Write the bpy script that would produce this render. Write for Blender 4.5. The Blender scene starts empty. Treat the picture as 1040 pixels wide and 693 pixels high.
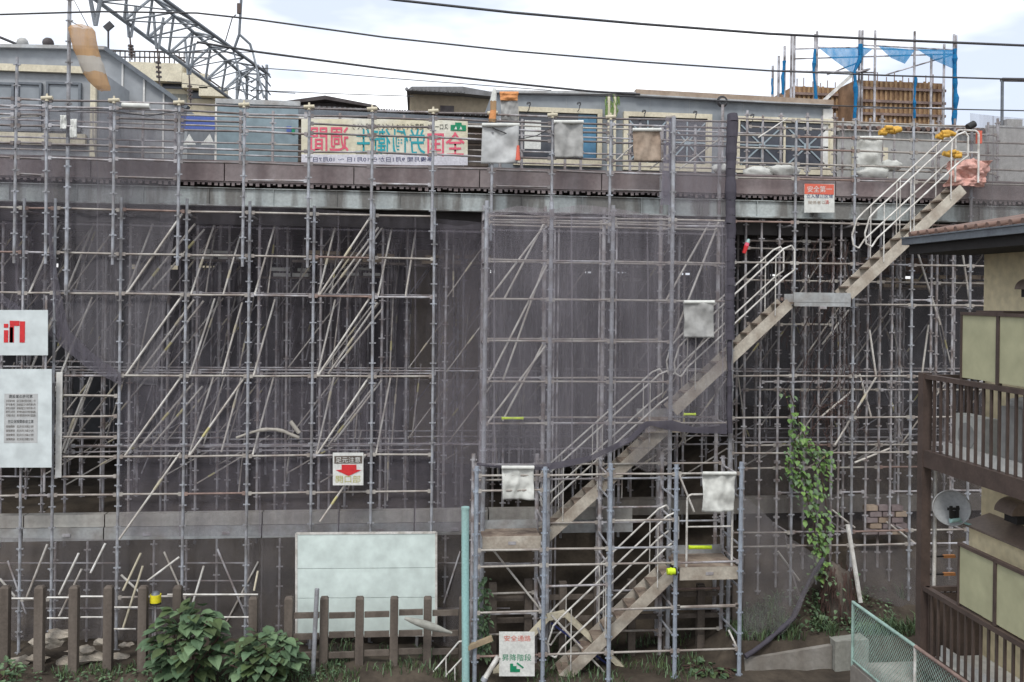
import bpy, math, random
from mathutils import Vector, Matrix, noise
random.seed(7)
D = bpy.data; S = bpy.context.scene
col = S.collection
R_ = random.uniform
# ------------------------------------------------------------------ camera maths
F_PX = 900.0; CX = 520.0; HY = 300.0; CAMH = 8.7
YAW = math.radians(6.0); ROLL = 0.012
fw = Vector((math.sin(YAW), math.cos(YAW), 0)); r0 = Vector((math.cos(YAW), -math.sin(YAW), 0)); up0 = Vector((0, 0, 1))
RT = r0*math.cos(ROLL) + up0*math.sin(ROLL); UP = up0*math.cos(ROLL) - r0*math.sin(ROLL)
CAM = Vector((0, 0, CAMH))
def ray(px, py): return fw + RT*((px-CX)/F_PX) + UP*(-(py-HY)/F_PX)
def PY(px, py, Y): d = ray(px, py); return CAM + d*(Y/d.y)
def PX(px, py, X): d = ray(px, py); return CAM + d*(X/d.x)
def proj(p):
    v = Vector(p)-CAM; z = v.dot(fw); return (CX+F_PX*v.dot(RT)/z, HY-F_PX*v.dot(UP)/z)
def xat(px, Y, py=400): return PY(px, py, Y).x
def zat(py, Y, px=425): return PY(px, py, Y).z

# ------------------------------------------------------------------ materials
M = {}
def mat(name, c, rough=.7, metal=0., c2=None, scale=3., mix=.5, bump=0., detail=6, alpha=None, streak=False, spec=.4, contrast=(.35, .65)):
    m = D.materials.new(name); m.use_nodes = True; nt = m.node_tree; N = nt.nodes; L = nt.links
    b = N['Principled BSDF']; b.inputs['Roughness'].default_value = rough; b.inputs['Metallic'].default_value = metal
    b.inputs['Specular IOR Level'].default_value = spec
    g = N.new('ShaderNodeNewGeometry'); mp = N.new('ShaderNodeMapping'); L.new(g.outputs['Position'], mp.inputs['Vector'])
    if streak: mp.inputs['Scale'].default_value = (1, 1, .12)
    nz = N.new('ShaderNodeTexNoise'); nz.inputs['Scale'].default_value = scale; nz.inputs['Detail'].default_value = detail
    L.new(mp.outputs[0], nz.inputs['Vector'])
    rp = N.new('ShaderNodeValToRGB'); e = rp.color_ramp.elements
    e[0].position = contrast[0]; e[1].position = contrast[1]
    c2 = c2 or tuple(v*.72 for v in c)
    e[0].color = (*[a*(1-mix)+b_*mix for a, b_ in zip(c, c2)], 1); e[1].color = (*c, 1)
    L.new(nz.outputs['Fac'], rp.inputs['Fac'])
    n2 = N.new('ShaderNodeTexNoise'); n2.inputs['Scale'].default_value = scale*7; n2.inputs['Detail'].default_value = 3
    L.new(g.outputs['Position'], n2.inputs['Vector'])
    mr = N.new('ShaderNodeMapRange'); mr.inputs['To Min'].default_value = .86; mr.inputs['To Max'].default_value = 1.1
    mr.inputs['From Min'].default_value = .3; mr.inputs['From Max'].default_value = .7; L.new(n2.outputs['Fac'], mr.inputs['Value'])
    mm = N.new('ShaderNodeVectorMath'); mm.operation = 'SCALE'; L.new(rp.outputs['Color'], mm.inputs[0]); L.new(mr.outputs[0], mm.inputs['Scale'])
    L.new(mm.outputs[0], b.inputs['Base Color'])
    if bump:
        bp = N.new('ShaderNodeBump'); bp.inputs['Strength'].default_value = bump; bp.inputs['Distance'].default_value = .02
        L.new(n2.outputs['Fac'], bp.inputs['Height']); L.new(bp.outputs[0], b.inputs['Normal'])
    M[name] = m; return m
mat('galv', (.40, .42, .46), .5, .2, (.21, .20, .20), 3, .95)
mat('galv_old', (.45, .45, .475), .6, .1, (.18, .14, .125), 3.2, .9)
mat('galv_dim', (.55, .54, .57), .7, .1, (.10, .08, .07), 3, .9)
mat('ledger_tan', (.42, .40, .365), .6, .1, (.22, .18, .16), 2.2, .9)
mat('rust_pipe', (.30, .215, .185), .7, .1, (.17, .12, .105), 4, .9)
mat('rail_white', (.72, .71, .68), .5, .1, (.33, .30, .26), 5, .7)
mat('brace', (.50, .48, .45), .6, .1, (.20, .16, .13), 3, .8)
mat('rail_shaded', (.22, .21, .215), .6, .2, (.14, .11, .10), 3, .9)  # old galvanised pipe, darkened: shade on the upper guard rails put into the colour
mat('brace_pale', (.66, .64, .60), .55, .1, (.40, .36, .32), 2.5, .9)
mat('galv_blue', (.36, .41, .48), .5, .2, (.24, .26, .30), 4, .7)
mat('beam_pale', (.42, .41, .38), .85, 0, (.27, .25, .23), 1.5, .9, streak=True)
mat('yellow', (.55, .50, .25), .6)
mat('cream_sleeve', (.55, .50, .38), .6)
mat('lamp_yellow', (.80, .70, .03), .5)
mat('lime', (.62, .80, .03), .5)
mat('teal_paint', (.33, .58, .57), .5, .1, (.30, .34, .30), 3, .6, streak=True)
mat('plank', (.33, .27, .215), .85, 0, (.14, .10, .08), 3, .9, bump=.3)
mat('stringer', (.52, .48, .41), .7, .1, (.32, .27, .22), 2.5, .9, bump=.2)
mat('steel_board', (.42, .44, .45), .5, .3, (.28, .26, .24), 2, .8)
mat('timber', (.34, .27, .18), .85, 0, (.2, .15, .1), 2, .9)
mat('form_ply', (.36, .22, .13), .85, 0, (.12, .07, .04), 1.3, .9)
mat('form_strip', (.42, .28, .15), .85, 0, (.25, .15, .08), 2, .9)
mat('concrete', (.30, .285, .26), .9, 0, (.15, .13, .11), 1.2, .9, bump=.5, streak=True)
mat('concrete_pale', (.38, .38, .35), .9, 0, (.20, .20, .17), 1.5, .9, bump=.5, streak=True)
mat('fascia', (.285, .245, .245), .85, 0, (.19, .15, .15), 1.6, .9, streak=True, contrast=(.4, .6))
mat('edge_beam', (.42, .455, .45), .7, .1, (.17, .165, .155), 2.5, .95, streak=True, contrast=(.42, .56))
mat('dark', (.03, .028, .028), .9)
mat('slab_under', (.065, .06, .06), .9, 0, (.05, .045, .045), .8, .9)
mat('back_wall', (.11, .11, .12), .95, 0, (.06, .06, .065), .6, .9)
mat('wall_grey', (.33, .35, .37), .6, 0, (.27, .285, .30), .5, .8)
mat('wall_blue', (.26, .285, .31), .6, 0, (.22, .245, .27), .5, .8)
mat('hoarding', (.23, .30, .335), .5, .1, (.19, .25, .28), .8, .8)
mat('cream_frame', (.66, .61, .47), .6, 0, (.5, .45, .34), 2, .7)
mat('cream_wall', (.56, .50, .37), .8, 0, (.44, .39, .28), .8, .6, streak=True)
mat('house_panel', (.40, .395, .255), .5, 0, (.37, .365, .235), .5, .4)
mat('house_wall', (.66, .58, .39), .85, 0, (.56, .48, .31), 1.2, .7, streak=True, bump=.15)
mat('house_brown', (.092, .066, .056), .5, 0, (.055, .04, .035), 3, .8)
mat('house_trim', (.15, .17, .19), .45, 0, (.10, .11, .13), 3, .8)
mat('roof_tile', (.20, .125, .10), .8, 0, (.12, .08, .065), 4, .9)
mat('dark_tile', (.09, .08, .08), .8, 0, (.05, .04, .04), 4, .9)
mat('grey_tile', (.20, .20, .21), .7, 0, (.12, .12, .12), 4, .9)
mat('tan_house', (.32, .27, .19), .8, 0, (.26, .21, .15), .9, .7)
mat('white_paint', (.72, .72, .70), .6, 0, (.55, .54, .5), 1.5, .7)
mat('board_green', (.62, .71, .68), .5, 0, (.54, .62, .59), .5, .3, contrast=(.3, .6), streak=True)
mat('board_white', (.60, .655, .66), .5, 0, (.53, .58, .585), .5, .3, contrast=(.3, .6), streak=True)
mat('sheet_grey', (.36, .36, .35), .8, 0, (.31, .31, .30), 1.2, .25)
mat('sheet_brown', (.35, .28, .22), .8, 0, (.27, .2, .15), 2, .8)
mat('sheet_white', (.60, .61, .58), .8, 0, (.60, .61, .56), 1.2, .25)
mat('paper', (.70, .71, .68), .8)
mat('notice', (.46, .47, .47), .8, 0, (.42, .43, .43), 1, .4)
mat('red', (.62, .03, .035), .5); mat('red_soft', (.66, .14, .09), .7); mat('pink', (.75, .13, .20), .7)
mat('teal_ink', (.03, .36, .42), .7); mat('black', (.02, .02, .02), .6); mat('green_ink', (.01, .25, .12), .6)
mat('navy', (.03, .04, .15), .6); mat('orange', (.62, .27, .10), .7); mat('olive_ink', (.45, .42, .10), .6)
mat('banner', (.68, .67, .58), .8, 0, (.62, .57, .40), 1.4, .9)
mat('banner_low', (.68, .68, .74), .8)
mat('blue_poster', (.08, .13, .40), .6)
mat('pink_tarp', (.66, .40, .35), .8, 0, (.52, .28, .23), 3, .9, bump=.5)
mat('orange_pad', (.62, .36, .06), .7)
mat('cable', (.05, .05, .055), .6)
mat('truss_steel', (.30, .33, .36), .5, .3, (.20, .21, .22), 3, .8)
mat('insulator', (.10, .07, .06), .3)
mat('earth', (.080, .064, .048), .95, 0, (.035, .027, .02), 1.6, .95, bump=.8)
mat('mound', (.22, .18, .13), .95, 0, (.10, .08, .055), 2.5, .9, bump=.8)
mat('rock', (.42, .38, .32), .95, 0, (.20, .17, .14), 3, .9, bump=.8)
mat('fence_post', (.15, .125, .105), .9, 0, (.075, .06, .05), 3, .9, bump=.4, streak=True)
mat('leaf_dark', (.10, .165, .09), .6, 0, (.06, .105, .055), 2, .9)
mat('leaf_mid', (.155, .235, .125), .6, 0, (.10, .16, .08), 2, .9)
mat('leaf_vine', (.20, .33, .09), .5, 0, (.07, .15, .04), 3, .9)
mat('grass', (.075, .115, .04), .8, 0, (.05, .07, .03), 2, .9)
mat('dead_vine', (.10, .058, .048), .9, 0, (.06, .035, .03), 4, .9)
mat('wire_green', (.33, .48, .43), .5, .1, (.22, .30, .26), 4, .8)
mat('dish', (.34, .35, .355), .5, .1)
mat('hood', (.20, .155, .13), .4, .2)
mat('window_dark', (.04, .045, .06), .15, 0, spec=.6)
mat('window_blue', (.03, .12, .22), .2, 0, (.05, .2, .33), 1.5, .9, spec=.6)
mat('star_steel', (.33, .40, .44), .5, .2)
mat('green_tape', (.20, .30, .10), .7)
def sheer(name, c, a, sc=1.2, var=.12, fine=True):
    m = D.materials.new(name); m.use_nodes = True; nt = m.node_tree; N = nt.nodes; L = nt.links
    N.remove(N['Principled BSDF']); out = N['Material Output']
    df = N.new('ShaderNodeBsdfDiffuse'); tl = N.new('ShaderNodeBsdfTranslucent'); tr = N.new('ShaderNodeBsdfTransparent'); m1 = N.new('ShaderNodeMixShader'); m2 = N.new('ShaderNodeMixShader')
    df.inputs['Color'].default_value = (*c, 1); tl.inputs['Color'].default_value = (*c, 1); m1.inputs[0].default_value = .3
    L.new(df.outputs[0], m1.inputs[1]); L.new(tl.outputs[0], m1.inputs[2])
    g = N.new('ShaderNodeNewGeometry'); mp = N.new('ShaderNodeMapping'); mp.inputs['Scale'].default_value = (2.2, 2.2, .35); L.new(g.outputs['Position'], mp.inputs[0])
    nz = N.new('ShaderNodeTexNoise'); nz.inputs['Scale'].default_value = sc; nz.inputs['Detail'].default_value = 5; L.new(mp.outputs[0], nz.inputs['Vector'])
    mr = N.new('ShaderNodeMapRange'); mr.inputs['From Min'].default_value = .3; mr.inputs['From Max'].default_value = .7
    mr.inputs['To Min'].default_value = a-var; mr.inputs['To Max'].default_value = a+var
    L.new(nz.outputs['Fac'], mr.inputs['Value'])
    def mth(op, a, b):
        q = N.new('ShaderNodeMath'); q.operation = op
        for k, v in ((0, a), (1, b)):
            if isinstance(v, (int, float)): q.inputs[k].default_value = v
            else: L.new(v, q.inputs[k])
        return q.outputs[0]
    mp2 = N.new('ShaderNodeMapping'); mp2.inputs['Scale'].default_value = (3.2, 3.2, .45); L.new(g.outputs['Position'], mp2.inputs[0])
    n3 = N.new('ShaderNodeTexNoise'); n3.inputs['Scale'].default_value = 1.0; n3.inputs['Detail'].default_value = 3; n3.inputs['Distortion'].default_value = .6; L.new(mp2.outputs[0], n3.inputs['Vector'])
    fold = mth('MULTIPLY', mth('POWER', mth('MAXIMUM', mth('SUBTRACT', 1.0, mth('MULTIPLY', mth('ABSOLUTE', mth('SUBTRACT', n3.outputs['Fac'], .5), 0), 5.0)), 0.0), 4.0), .09)
    fold = mth('MAXIMUM', fold, 0.0)
    sx = N.new('ShaderNodeSeparateXYZ'); L.new(g.outputs['Position'], sx.inputs[0])
    seam = mth('MULTIPLY', mth('LESS_THAN', mth('FRACT', mth('DIVIDE', mth('ADD', sx.outputs[0], mth('MULTIPLY', sx.outputs[2], .012)), 1.83), 0), .022), .22)
    seam2 = mth('MULTIPLY', mth('LESS_THAN', mth('FRACT', mth('DIVIDE', sx.outputs[2], 5.1), 0), .008), .2)
    tot = mth('ADD', mth('ADD', mr.outputs[0], fold if fine else 0.0), mth('ADD', seam, seam2) if fine else 0.0)
    cl = N.new('ShaderNodeClamp'); L.new(tot, cl.inputs[0]); L.new(cl.outputs[0], m2.inputs[0])
    L.new(tr.outputs[0], m2.inputs[1]); L.new(m1.outputs[0], m2.inputs[2]); L.new(m2.outputs[0], out.inputs['Surface'])
    M[name] = m
sheer('net', (.27, .25, .285), .27, var=.08)
sheer('net_inner', (.115, .11, .12), .62, 1.5, .12)
sheer('net_left', (.25, .238, .26), .44, var=.12)
sheer('net_mid', (.33, .31, .345), .30, var=.08)
sheer('net_strip', (.24, .225, .27), .60, 2, .15)
sheer('net_thin', (.27, .25, .285), .12, var=.05)
sheer('net_dark', (.24, .225, .24), .22, var=.06)
sheer('net_pale', (.34, .31, .33), .45, 4, .2, fine=False)
sheer('net_low', (.22, .205, .21), .34, var=.1)
sheer('net_roll', (.12, .112, .135), .9, 5, .10, fine=False)
sheer('net_hem', (.15, .14, .165), .62, 6, .25, fine=False)
sheer('net_blue', (.05, .30, .60), .80, 3, .12, fine=False)
sheer('net_blue_roll', (.03, .22, .46), .92, 3, .06, fine=False)
sheer('net_orange', (.55, .36, .20), .72, 3, .15, fine=False)
sheer('net_white', (.55, .52, .47), .8, 3, .12, fine=False)

# ------------------------------------------------------------------ mesh builder
def wloc(o):
    v = Vector((0, 0, 0))
    while o: v += o.location; o = o.parent
    return v
class MB:
    def __init__(s): s.v = []; s.f = []; s.m = []; s.sm = []; s.mats = []
    def mi(s, m):
        if m not in s.mats: s.mats.append(m)
        return s.mats.index(m)
    def add(s, vs, fs, m, smooth=False):
        o = len(s.v); s.v += [tuple(v) for v in vs]; k = s.mi(m)
        for f in fs: s.f.append(tuple(i+o for i in f)); s.m.append(k); s.sm.append(smooth)
    def box(s, a, b, m):
        x0, y0, z0 = [min(a[i], b[i]) for i in range(3)]; x1, y1, z1 = [max(a[i], b[i]) for i in range(3)]
        s.add([(x0,y0,z0),(x1,y0,z0),(x1,y1,z0),(x0,y1,z0),(x0,y0,z1),(x1,y0,z1),(x1,y1,z1),(x0,y1,z1)],
              [(0,3,2,1),(4,5,6,7),(0,1,5,4),(1,2,6,5),(2,3,7,6),(3,0,4,7)], m)
    def bar(s, p, q, r, m, n=6, r2=None, cap=True):
        p = Vector(p); q = Vector(q); d = (q-p)
        if d.length < 1e-6: return
        d.normalize(); a = Vector((0,0,1)) if abs(d.z) < .9 else Vector((1,0,0)); u = d.cross(a).normalized(); w = d.cross(u)
        r2 = r if r2 is None else r2
        vs = [p+(u*math.cos(2*math.pi*i/n)+w*math.sin(2*math.pi*i/n))*r for i in range(n)] + [q+(u*math.cos(2*math.pi*i/n)+w*math.sin(2*math.pi*i/n))*r2 for i in range(n)]
        s.add(vs, [(i, (i+1) % n, n+(i+1) % n, n+i) for i in range(n)], m, True)
        if cap: s.add(vs, [tuple(range(n-1, -1, -1)), tuple(range(n, 2*n))], m)
    def path(s, pts, r, m, n=6):
        for a, b in zip(pts, pts[1:]): s.bar(a, b, r, m, n)
    def beam(s, p, q, w, h, m, side=None):
        p = Vector(p); q = Vector(q); d = (q-p).normalized()
        u = Vector(side).normalized() if side else (d.cross(Vector((0,0,1))).normalized() if abs(d.z) < .98 else Vector((1,0,0)))
        t = u.cross(d).normalized()
        vs = []
        for c in (p, q):
            for a, b in ((-1,-1),(1,-1),(1,1),(-1,1)): vs.append(c+u*(a*w/2)+t*(b*h/2))
        s.add(vs, [(0,3,2,1),(4,5,6,7),(0,1,5,4),(1,2,6,5),(2,3,7,6),(3,0,4,7)], m)
    def quad(s, a, b, c, d, m): s.add([a,b,c,d], [(0,1,2,3)], m)
    def prism(s, pts, y0, y1, m):       # polygon in XZ extruded along Y
        n = len(pts); vs = [(x,y0,z) for x,z in pts]+[(x,y1,z) for x,z in pts]
        s.add(vs, [tuple(range(n)), tuple(range(2*n-1,n-1,-1))]+[(i,n+i,n+(i+1)%n,(i+1)%n) for i in range(n)], m)
    def build(s, name, parent=None, mats=None):
        me = D.meshes.new(name); off = wloc(parent) if parent else Vector((0,0,0))
        me.from_pydata([(v[0]-off.x, v[1]-off.y, v[2]-off.z) for v in s.v], [], s.f)
        for m in s.mats: me.materials.append(M[m])
        me.polygons.foreach_set('material_index', s.m); me.polygons.foreach_set('use_smooth', s.sm); me.update()
        o = D.objects.new(name, me); col.objects.link(o)
        if parent: o.parent = parent
        return o
def tag(o, label, cat, group=None, kind=None):
    if label: o['label'] = label
    if cat: o['category'] = cat
    if group: o['group'] = group
    if kind: o['kind'] = kind
    return o
def thing(name, loc, label, cat, group=None):
    o = D.objects.new(name, None); o.empty_display_size = .2; o.location = loc; col.objects.link(o); return tag(o, label, cat, group)
def struct(o): o['kind'] = 'structure'; return o

# ------------------------------------------------------------------ scaffold pieces
def post_mb(x, y, z0, z1, m='galv', r=.035, step=.475, phase=0., ros=True, lean=0.):
    mb = MB(); x1 = x+lean
    mb.bar((x, y, z0), (x1, y, z1), r, m, 8)
    if ros:
        z = z0 + (phase % step) + .1
        while z < z1-.03:
            xx = x+lean*(z-z0)/(z1-z0)
            mb.box((xx-.078, y-.018, z-.016), (xx+.078, y+.018, z+.012), m)
            mb.box((xx-.018, y-.078, z-.018), (xx+.018, y+.078, z+.010), m)
            z += step
    return mb
def ledger_mb(p, q, m='ledger_tan', r=.026):
    mb = MB(); p = Vector(p); q = Vector(q); d = (q-p).normalized()
    sag = Vector((0, 0, R_(-.012, .012)))
    mb.bar(p+d*.03+sag, q-d*.03-sag*.4, r, m, 7)
    for a in (p+d*.07+sag, q-d*.07-sag*.4):       # wedge ends
        mb.beam(a-d*.035, a+d*.035, .05, .085, m)
    return mb
def brace_mb(p, q, m='brace', r=.021, sleeve=None):
    mb = MB(); p = Vector(p); q = Vector(q); mb.bar(p, q, r, m, 6)
    if sleeve:
        t = R_(.25, .75); mb.bar(p.lerp(q, t-.06), p.lerp(q, t+.06), r*1.25, sleeve, 6)
    return mb
def scaffold(name, label, cat, xs, yrows, zlo, zhi, levels, group=None, m='galv', lm='ledger_tan', braces=(), ztops=None, skip=(), transoms=True, r=.035, phase=0.):
    base = thing(name, (xs[0], yrows[0], zlo), label, cat, group)
    for j, y in enumerate(yrows):
        for i, x in enumerate(xs):
            zt = (ztops[i] if ztops else zhi) + R_(-.06, .06)
            post_mb(x, y, zlo, zt, m if j == 0 else 'galv_old', r=r, phase=phase, lean=R_(-.02, .02)).build('post', base)
        for k, z in enumerate(levels):
            for i in range(len(xs)-1):
                if (i, k) in skip: continue
                mm = lm
                if R_(0, 1) < .16: mm = 'rust_pipe' if R_(0, 1) < .4 else 'galv_old'
                ledger_mb((xs[i], y, z), (xs[i+1], y, z), mm).build('ledger', base)
    if transoms:
        for a, b in zip(yrows, yrows[1:]):
            for i, x in enumerate(xs):
                for k, z in enumerate(levels):
                    if (i+k) % 2 == 0: ledger_mb((x, a, z-.06), (x, b, z-.06), 'galv_old').build('transom', base)
    for (p, q, sl) in braces: brace_mb(p, q, 'brace_pale', .027, sleeve=sl).build('brace', base)
    return base

# ------------------------------------------------------------------ terrain
def ground_h(x, y):
    def ss(a, b, t): t = max(0, min(1, (t-a)/(b-a))); return t*t*(3-2*t)
    h = .42*ss(18.6, 20.2, y)*(1-ss(-.2, 1.2, x)) + .66*ss(20.0, 20.1, y)*ss(6.9, 7.3, x)
    h += 0
    h += 2.4*ss(21.8, 25.5, y)
    h += 1.0*ss(20.6, 22.5, y)*ss(7.4, 9.5, x)
    if 10 < y < 45 and -30 < x < 32:
        h += .16*ss(18, 20, y)*noise.noise(Vector((x*.9, y*.9, 0))) + .07*ss(18, 20, y)*noise.noise(Vector((x*3, y*3, 4)))
    return h
def axis(lo, hi, a, b, st):
    v = [lo, lo*.4, lo*.15]; t = a
    v = [q for q in v if q < a-3]
    while t <= b: v.append(t); t += st
    v += [q for q in (hi*.15, hi*.4, hi) if q > b+3]
    return v
gx = axis(-900, 900, -22, 24, .35); gy = [-200, -60, -10, 5, 12]+[15+.35*i for i in range(13)]+[19.5+.1*i for i in range(26)]+[22.3+.35*i for i in range(20)]+[30, 34, 40, 60, 120, 400, 1500]
mb = MB(); nx = len(gx)
mb.add([(x, y, ground_h(x, y)) for y in gy for x in gx], [(j*nx+i, j*nx+i+1, (j+1)*nx+i+1, (j+1)*nx+i) for j in range(len(gy)-1) for i in range(nx-1)], 'earth', True)
struct(mb.build('ground'))

# ------------------------------------------------------------------ elevated deck
YF = 21.75
z_top = zat(170, YF); z_f0 = zat(189, YF); z_b1 = zat(196.5, YF); z_b0 = zat(213, YF)
dk = thing('elevated_deck', (0, YF, z_b0), 'long elevated station deck with pinkish edge panels and stained grey beam above the scaffolding', 'platform deck')
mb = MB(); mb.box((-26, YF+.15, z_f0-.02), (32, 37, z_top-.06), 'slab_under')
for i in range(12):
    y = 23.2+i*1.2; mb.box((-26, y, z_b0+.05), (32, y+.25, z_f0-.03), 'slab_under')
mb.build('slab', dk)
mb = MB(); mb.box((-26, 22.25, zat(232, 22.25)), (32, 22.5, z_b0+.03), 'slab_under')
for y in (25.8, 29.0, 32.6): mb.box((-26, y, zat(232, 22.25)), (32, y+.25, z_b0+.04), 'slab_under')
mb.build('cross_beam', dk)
x = -26
while x < 32:
    w = 3.05; mb = MB(); e = R_(-.01, .01)
    mb.box((x+.012, YF+e, z_f0+.005), (x+w-.012, YF+.12+e, z_top), 'fascia')
    mb.box((x+.0, YF-.03, z_top+.002), (x+w-.004, YF+.3, z_top+.04), 'fascia')
    mb.build('edge_panel', dk); x += w
mb = MB(); x = -26; pr_ = [(-26, z_f0-.003)]
while x < 32:
    h = R_(.03, .09); w = R_(.06, .1); g = R_(.04, .08); pr_ += [(x, z_f0-.03-h), (x+w, z_f0-.03-h), (x+w+.001, z_f0-.03), (x+w+g, z_f0-.03)]; x += w+g+.001
for k in range(0, len(pr_)-1):
    (xa, za), (xb, zb) = pr_[k], pr_[k+1]
    mb.v += [(xa, YF+.04, z_f0-.002), (xb, YF+.04, z_f0-.002), (xb, YF+.04, zb), (xa, YF+.04, za)]
n_ = 0; vs = []; me_ = []
mb = MB(); vs = [(p[0], YF+.04, p[1]) for p in pr_[1:]] + [(p[0], YF+.04, z_f0-.003) for p in pr_[1:]]; n_ = len(pr_)-1
mb.add(vs, [(k, k+1, n_+k+1, n_+k) for k in range(n_-1)], 'fascia')
mb.build('serrated_trim', dk)
mb = MB(); mb.box((-26, YF-.02, z_b0), (32, YF+.02, z_b1), 'edge_beam'); mb.box((-26, YF-.10, z_b0-.02), (32, YF+.2, z_b0+.015), 'edge_beam'); mb.box((-26, YF-.08, z_b1+.002), (32, YF+.2, z_b1+.02), 'edge_beam')
x = -26
while x < 32: mb.box((x, YF-.07, z_b0+.017), (x+.012, YF-.022, z_b1), 'edge_beam'); x += 1.5
mb.build('edge_beam', dk)
# back wall of the undercroft with gaps that let daylight in
bw = thing('rear_hoarding', (0, 37.2, 0), 'dark hoarding wall far behind the shoring with small daylight gaps', 'hoarding')
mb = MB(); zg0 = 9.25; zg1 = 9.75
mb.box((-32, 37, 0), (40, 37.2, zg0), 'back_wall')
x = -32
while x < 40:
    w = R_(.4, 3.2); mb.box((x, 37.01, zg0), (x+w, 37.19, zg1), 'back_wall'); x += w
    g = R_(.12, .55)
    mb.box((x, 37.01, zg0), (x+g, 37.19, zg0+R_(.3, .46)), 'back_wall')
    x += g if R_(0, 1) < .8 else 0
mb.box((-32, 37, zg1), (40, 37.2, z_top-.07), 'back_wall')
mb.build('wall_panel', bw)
# low beam at foot of the shoring
YB = 21.95
zb1 = zat(521, YB, 250); zb0 = zat(546, YB, 250)
gb = thing('foundation_beam', (0, YB, zb0), 'long grey steel and concrete beam under the feet of the shoring', 'beam')
x = -22; k = 0
while x < 4.6:
    mb = MB(); mb.box((x+.01, YB, (zb0+zb1)/2+.01), (x+1.81, YB+.25, zb1), 'beam_pale'); mb.box((x+.01, YB-.06, zb0), (x+1.81, YB+.3, (zb0+zb1)/2), 'steel_board')
    mb.box((x+.9, YB-.085, zb0+.1), (x+1.08, YB-.06, zb0+.17), 'galv_old')
    mb.build('beam_segment', gb); x += 1.83
mb = MB(); mb.box((4.6, YB+1.2, zb0+.1), (26, YB+1.6, zb1-.1), 'concrete'); tag(mb.build('foundation_beam'), 'low concrete beam behind the right hand scaffold and its climbing vine', 'beam')

# ------------------------------------------------------------------ shoring rows under the deck
Y1 = 22.55
posts_px = [-46, 22, 55, 121, 187, 252, 317, 378, 440, 495, 557, 618, 680, 742, 806, 866, 925, 984, 1043]
gridx = [xat(p, 21.3) for p in posts_px]
ords = ['nearest', 'second', 'third', 'fourth', 'fifth', 'sixth', 'seventh', 'eighth', 'hindmost']
ys = [Y1, 23.7, 25.0, 26.3, 27.8, 29.4, 31.2, 33.2, 35.4]
lev_py = [258, 300, 382, 463, 501]
LZ = [zat(v, 21.3, 300) for v in lev_py]
xs0 = [-14.6+1.524*i for i in range(0, 22)]
for j, y in enumerate(ys):
    sh = thing('shoring_row', (0, y, zb0), '%s row of grey pipe shoring props under the elevated deck, counted from the facade' % ords[j], 'shoring', 'rows of shoring under the deck')
    xs = [x+(.0 if j % 2 == 0 else .55)+R_(-.05, .05) for x in xs0]
    zl = zb0-.3
    for x in xs: post_mb(x, y, zl, z_b0+.05, 'galv_old' if j < 3 else 'galv_dim', r=.033, phase=R_(0, .4), ros=j < 5, lean=R_(-.03, .03)).build('post', sh)
    for k, z in enumerate(LZ):
        if k not in (2, 3) or j > 2 or (j == 2 and k == 2): continue
        for i in range(0, len(xs)-3, 3):
            mb = MB(); zz = z+R_(-.05, .05)
            mb.bar((xs[i], y+.05, zz), (xs[i+3], y+.05, zz), .024, 'galv_old' if j < 3 else 'galv_dim', 6); mb.build('ledger', sh)
    if j < 6:
        for i in range(j % 2, len(xs)-1, 2):
            for (za, zb) in ((LZ[4], LZ[3]), (LZ[3], LZ[2]), (LZ[2], LZ[1]), (LZ[1], z_b0-.1)):
                if R_(0, 1) < .66:
                    sl = random.choice([None, None, 'cream_sleeve', 'cream_sleeve', 'yellow'])
                    brace_mb((xs[i]+.05, y-.05, za), (xs[i+1]-.15, y-.05, zb-.1), 'brace' if j < 3 else 'galv_dim', sleeve=sl).build('brace', sh)
    if j < 8:
        y2 = ys[j+1]
        for i in range(len(xs)-1):
            for (za, zb) in ((LZ[4]-.5, LZ[3]), (LZ[3], LZ[2]), (LZ[2], LZ[1]), (LZ[1], z_b0-.2)):
                if R_(0, 1) < .34:
                    brace_mb((xs[i]+R_(-.1, .3), y, za), (xs[i]+R_(.1, .5), y2, zb), 'brace' if j < 3 else 'galv_dim', sleeve=random.choice([None, 'cream_sleeve', 'yellow'])).build('rear_stay', sh)
# stacked timber & pale boxes on far platforms inside
for (px0, px1, py, Y, m, lb) in ((308, 345, 260, 23.4, 'timber', 'pale timber blocks on the shoring left of the tall braces'), (348, 400, 262, 23.5, 'timber', 'pale timber blocks under the deck right of the tall braces'), (275, 312, 277, 24.6, 'sheet_white', 'white boards in the gloom under the deck behind the fourth bay'), (345, 378, 276, 24.6, 'sheet_white', 'white boards in the gloom behind the tall braces'),
                              (432, 492, 264, 23.4, 'timber', 'pale wooden planks under the deck beside the netted scaffold'), (548, 600, 265, 23.3, 'timber', 'pale planks behind the net of the middle scaffold'), (625, 665, 268, 24, 'sheet_white', 'row of white blocks behind the net right of the middle scaffold planks'),
                              (900, 935, 288, 23.4, 'timber', 'brown planks on a pipe staging behind the right stair'), (955, 1000, 285, 23.6, 'timber', 'planks on staging behind the roof corner of the house'), (195, 245, 259, 24.5, 'sheet_white', 'broken row of white boards under the deck left of the braces'), (620, 640, 282, 25, 'sheet_white', 'small bright boards deep behind the middle net')):
    a = PY(px0, py, Y); b = PY(px1, py, Y); mb = MB()
    for k in range(2):
        xx = a.x+R_(-.1, .1)
        while xx < b.x:
            w = R_(.1, .5); mb.box((xx, Y+R_(0, .1), a.z-.1+k*.15), (xx+w, Y+.5, a.z-.1+k*.15+R_(.06, .12)), m); xx += w+R_(.03, .3)
    mb.box((a.x-.3, Y+.1, a.z-.16), (b.x+.3, Y+.55, a.z-.101), 'fence_post'); tag(mb.build('plank_stack'), lb, 'planks')

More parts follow.
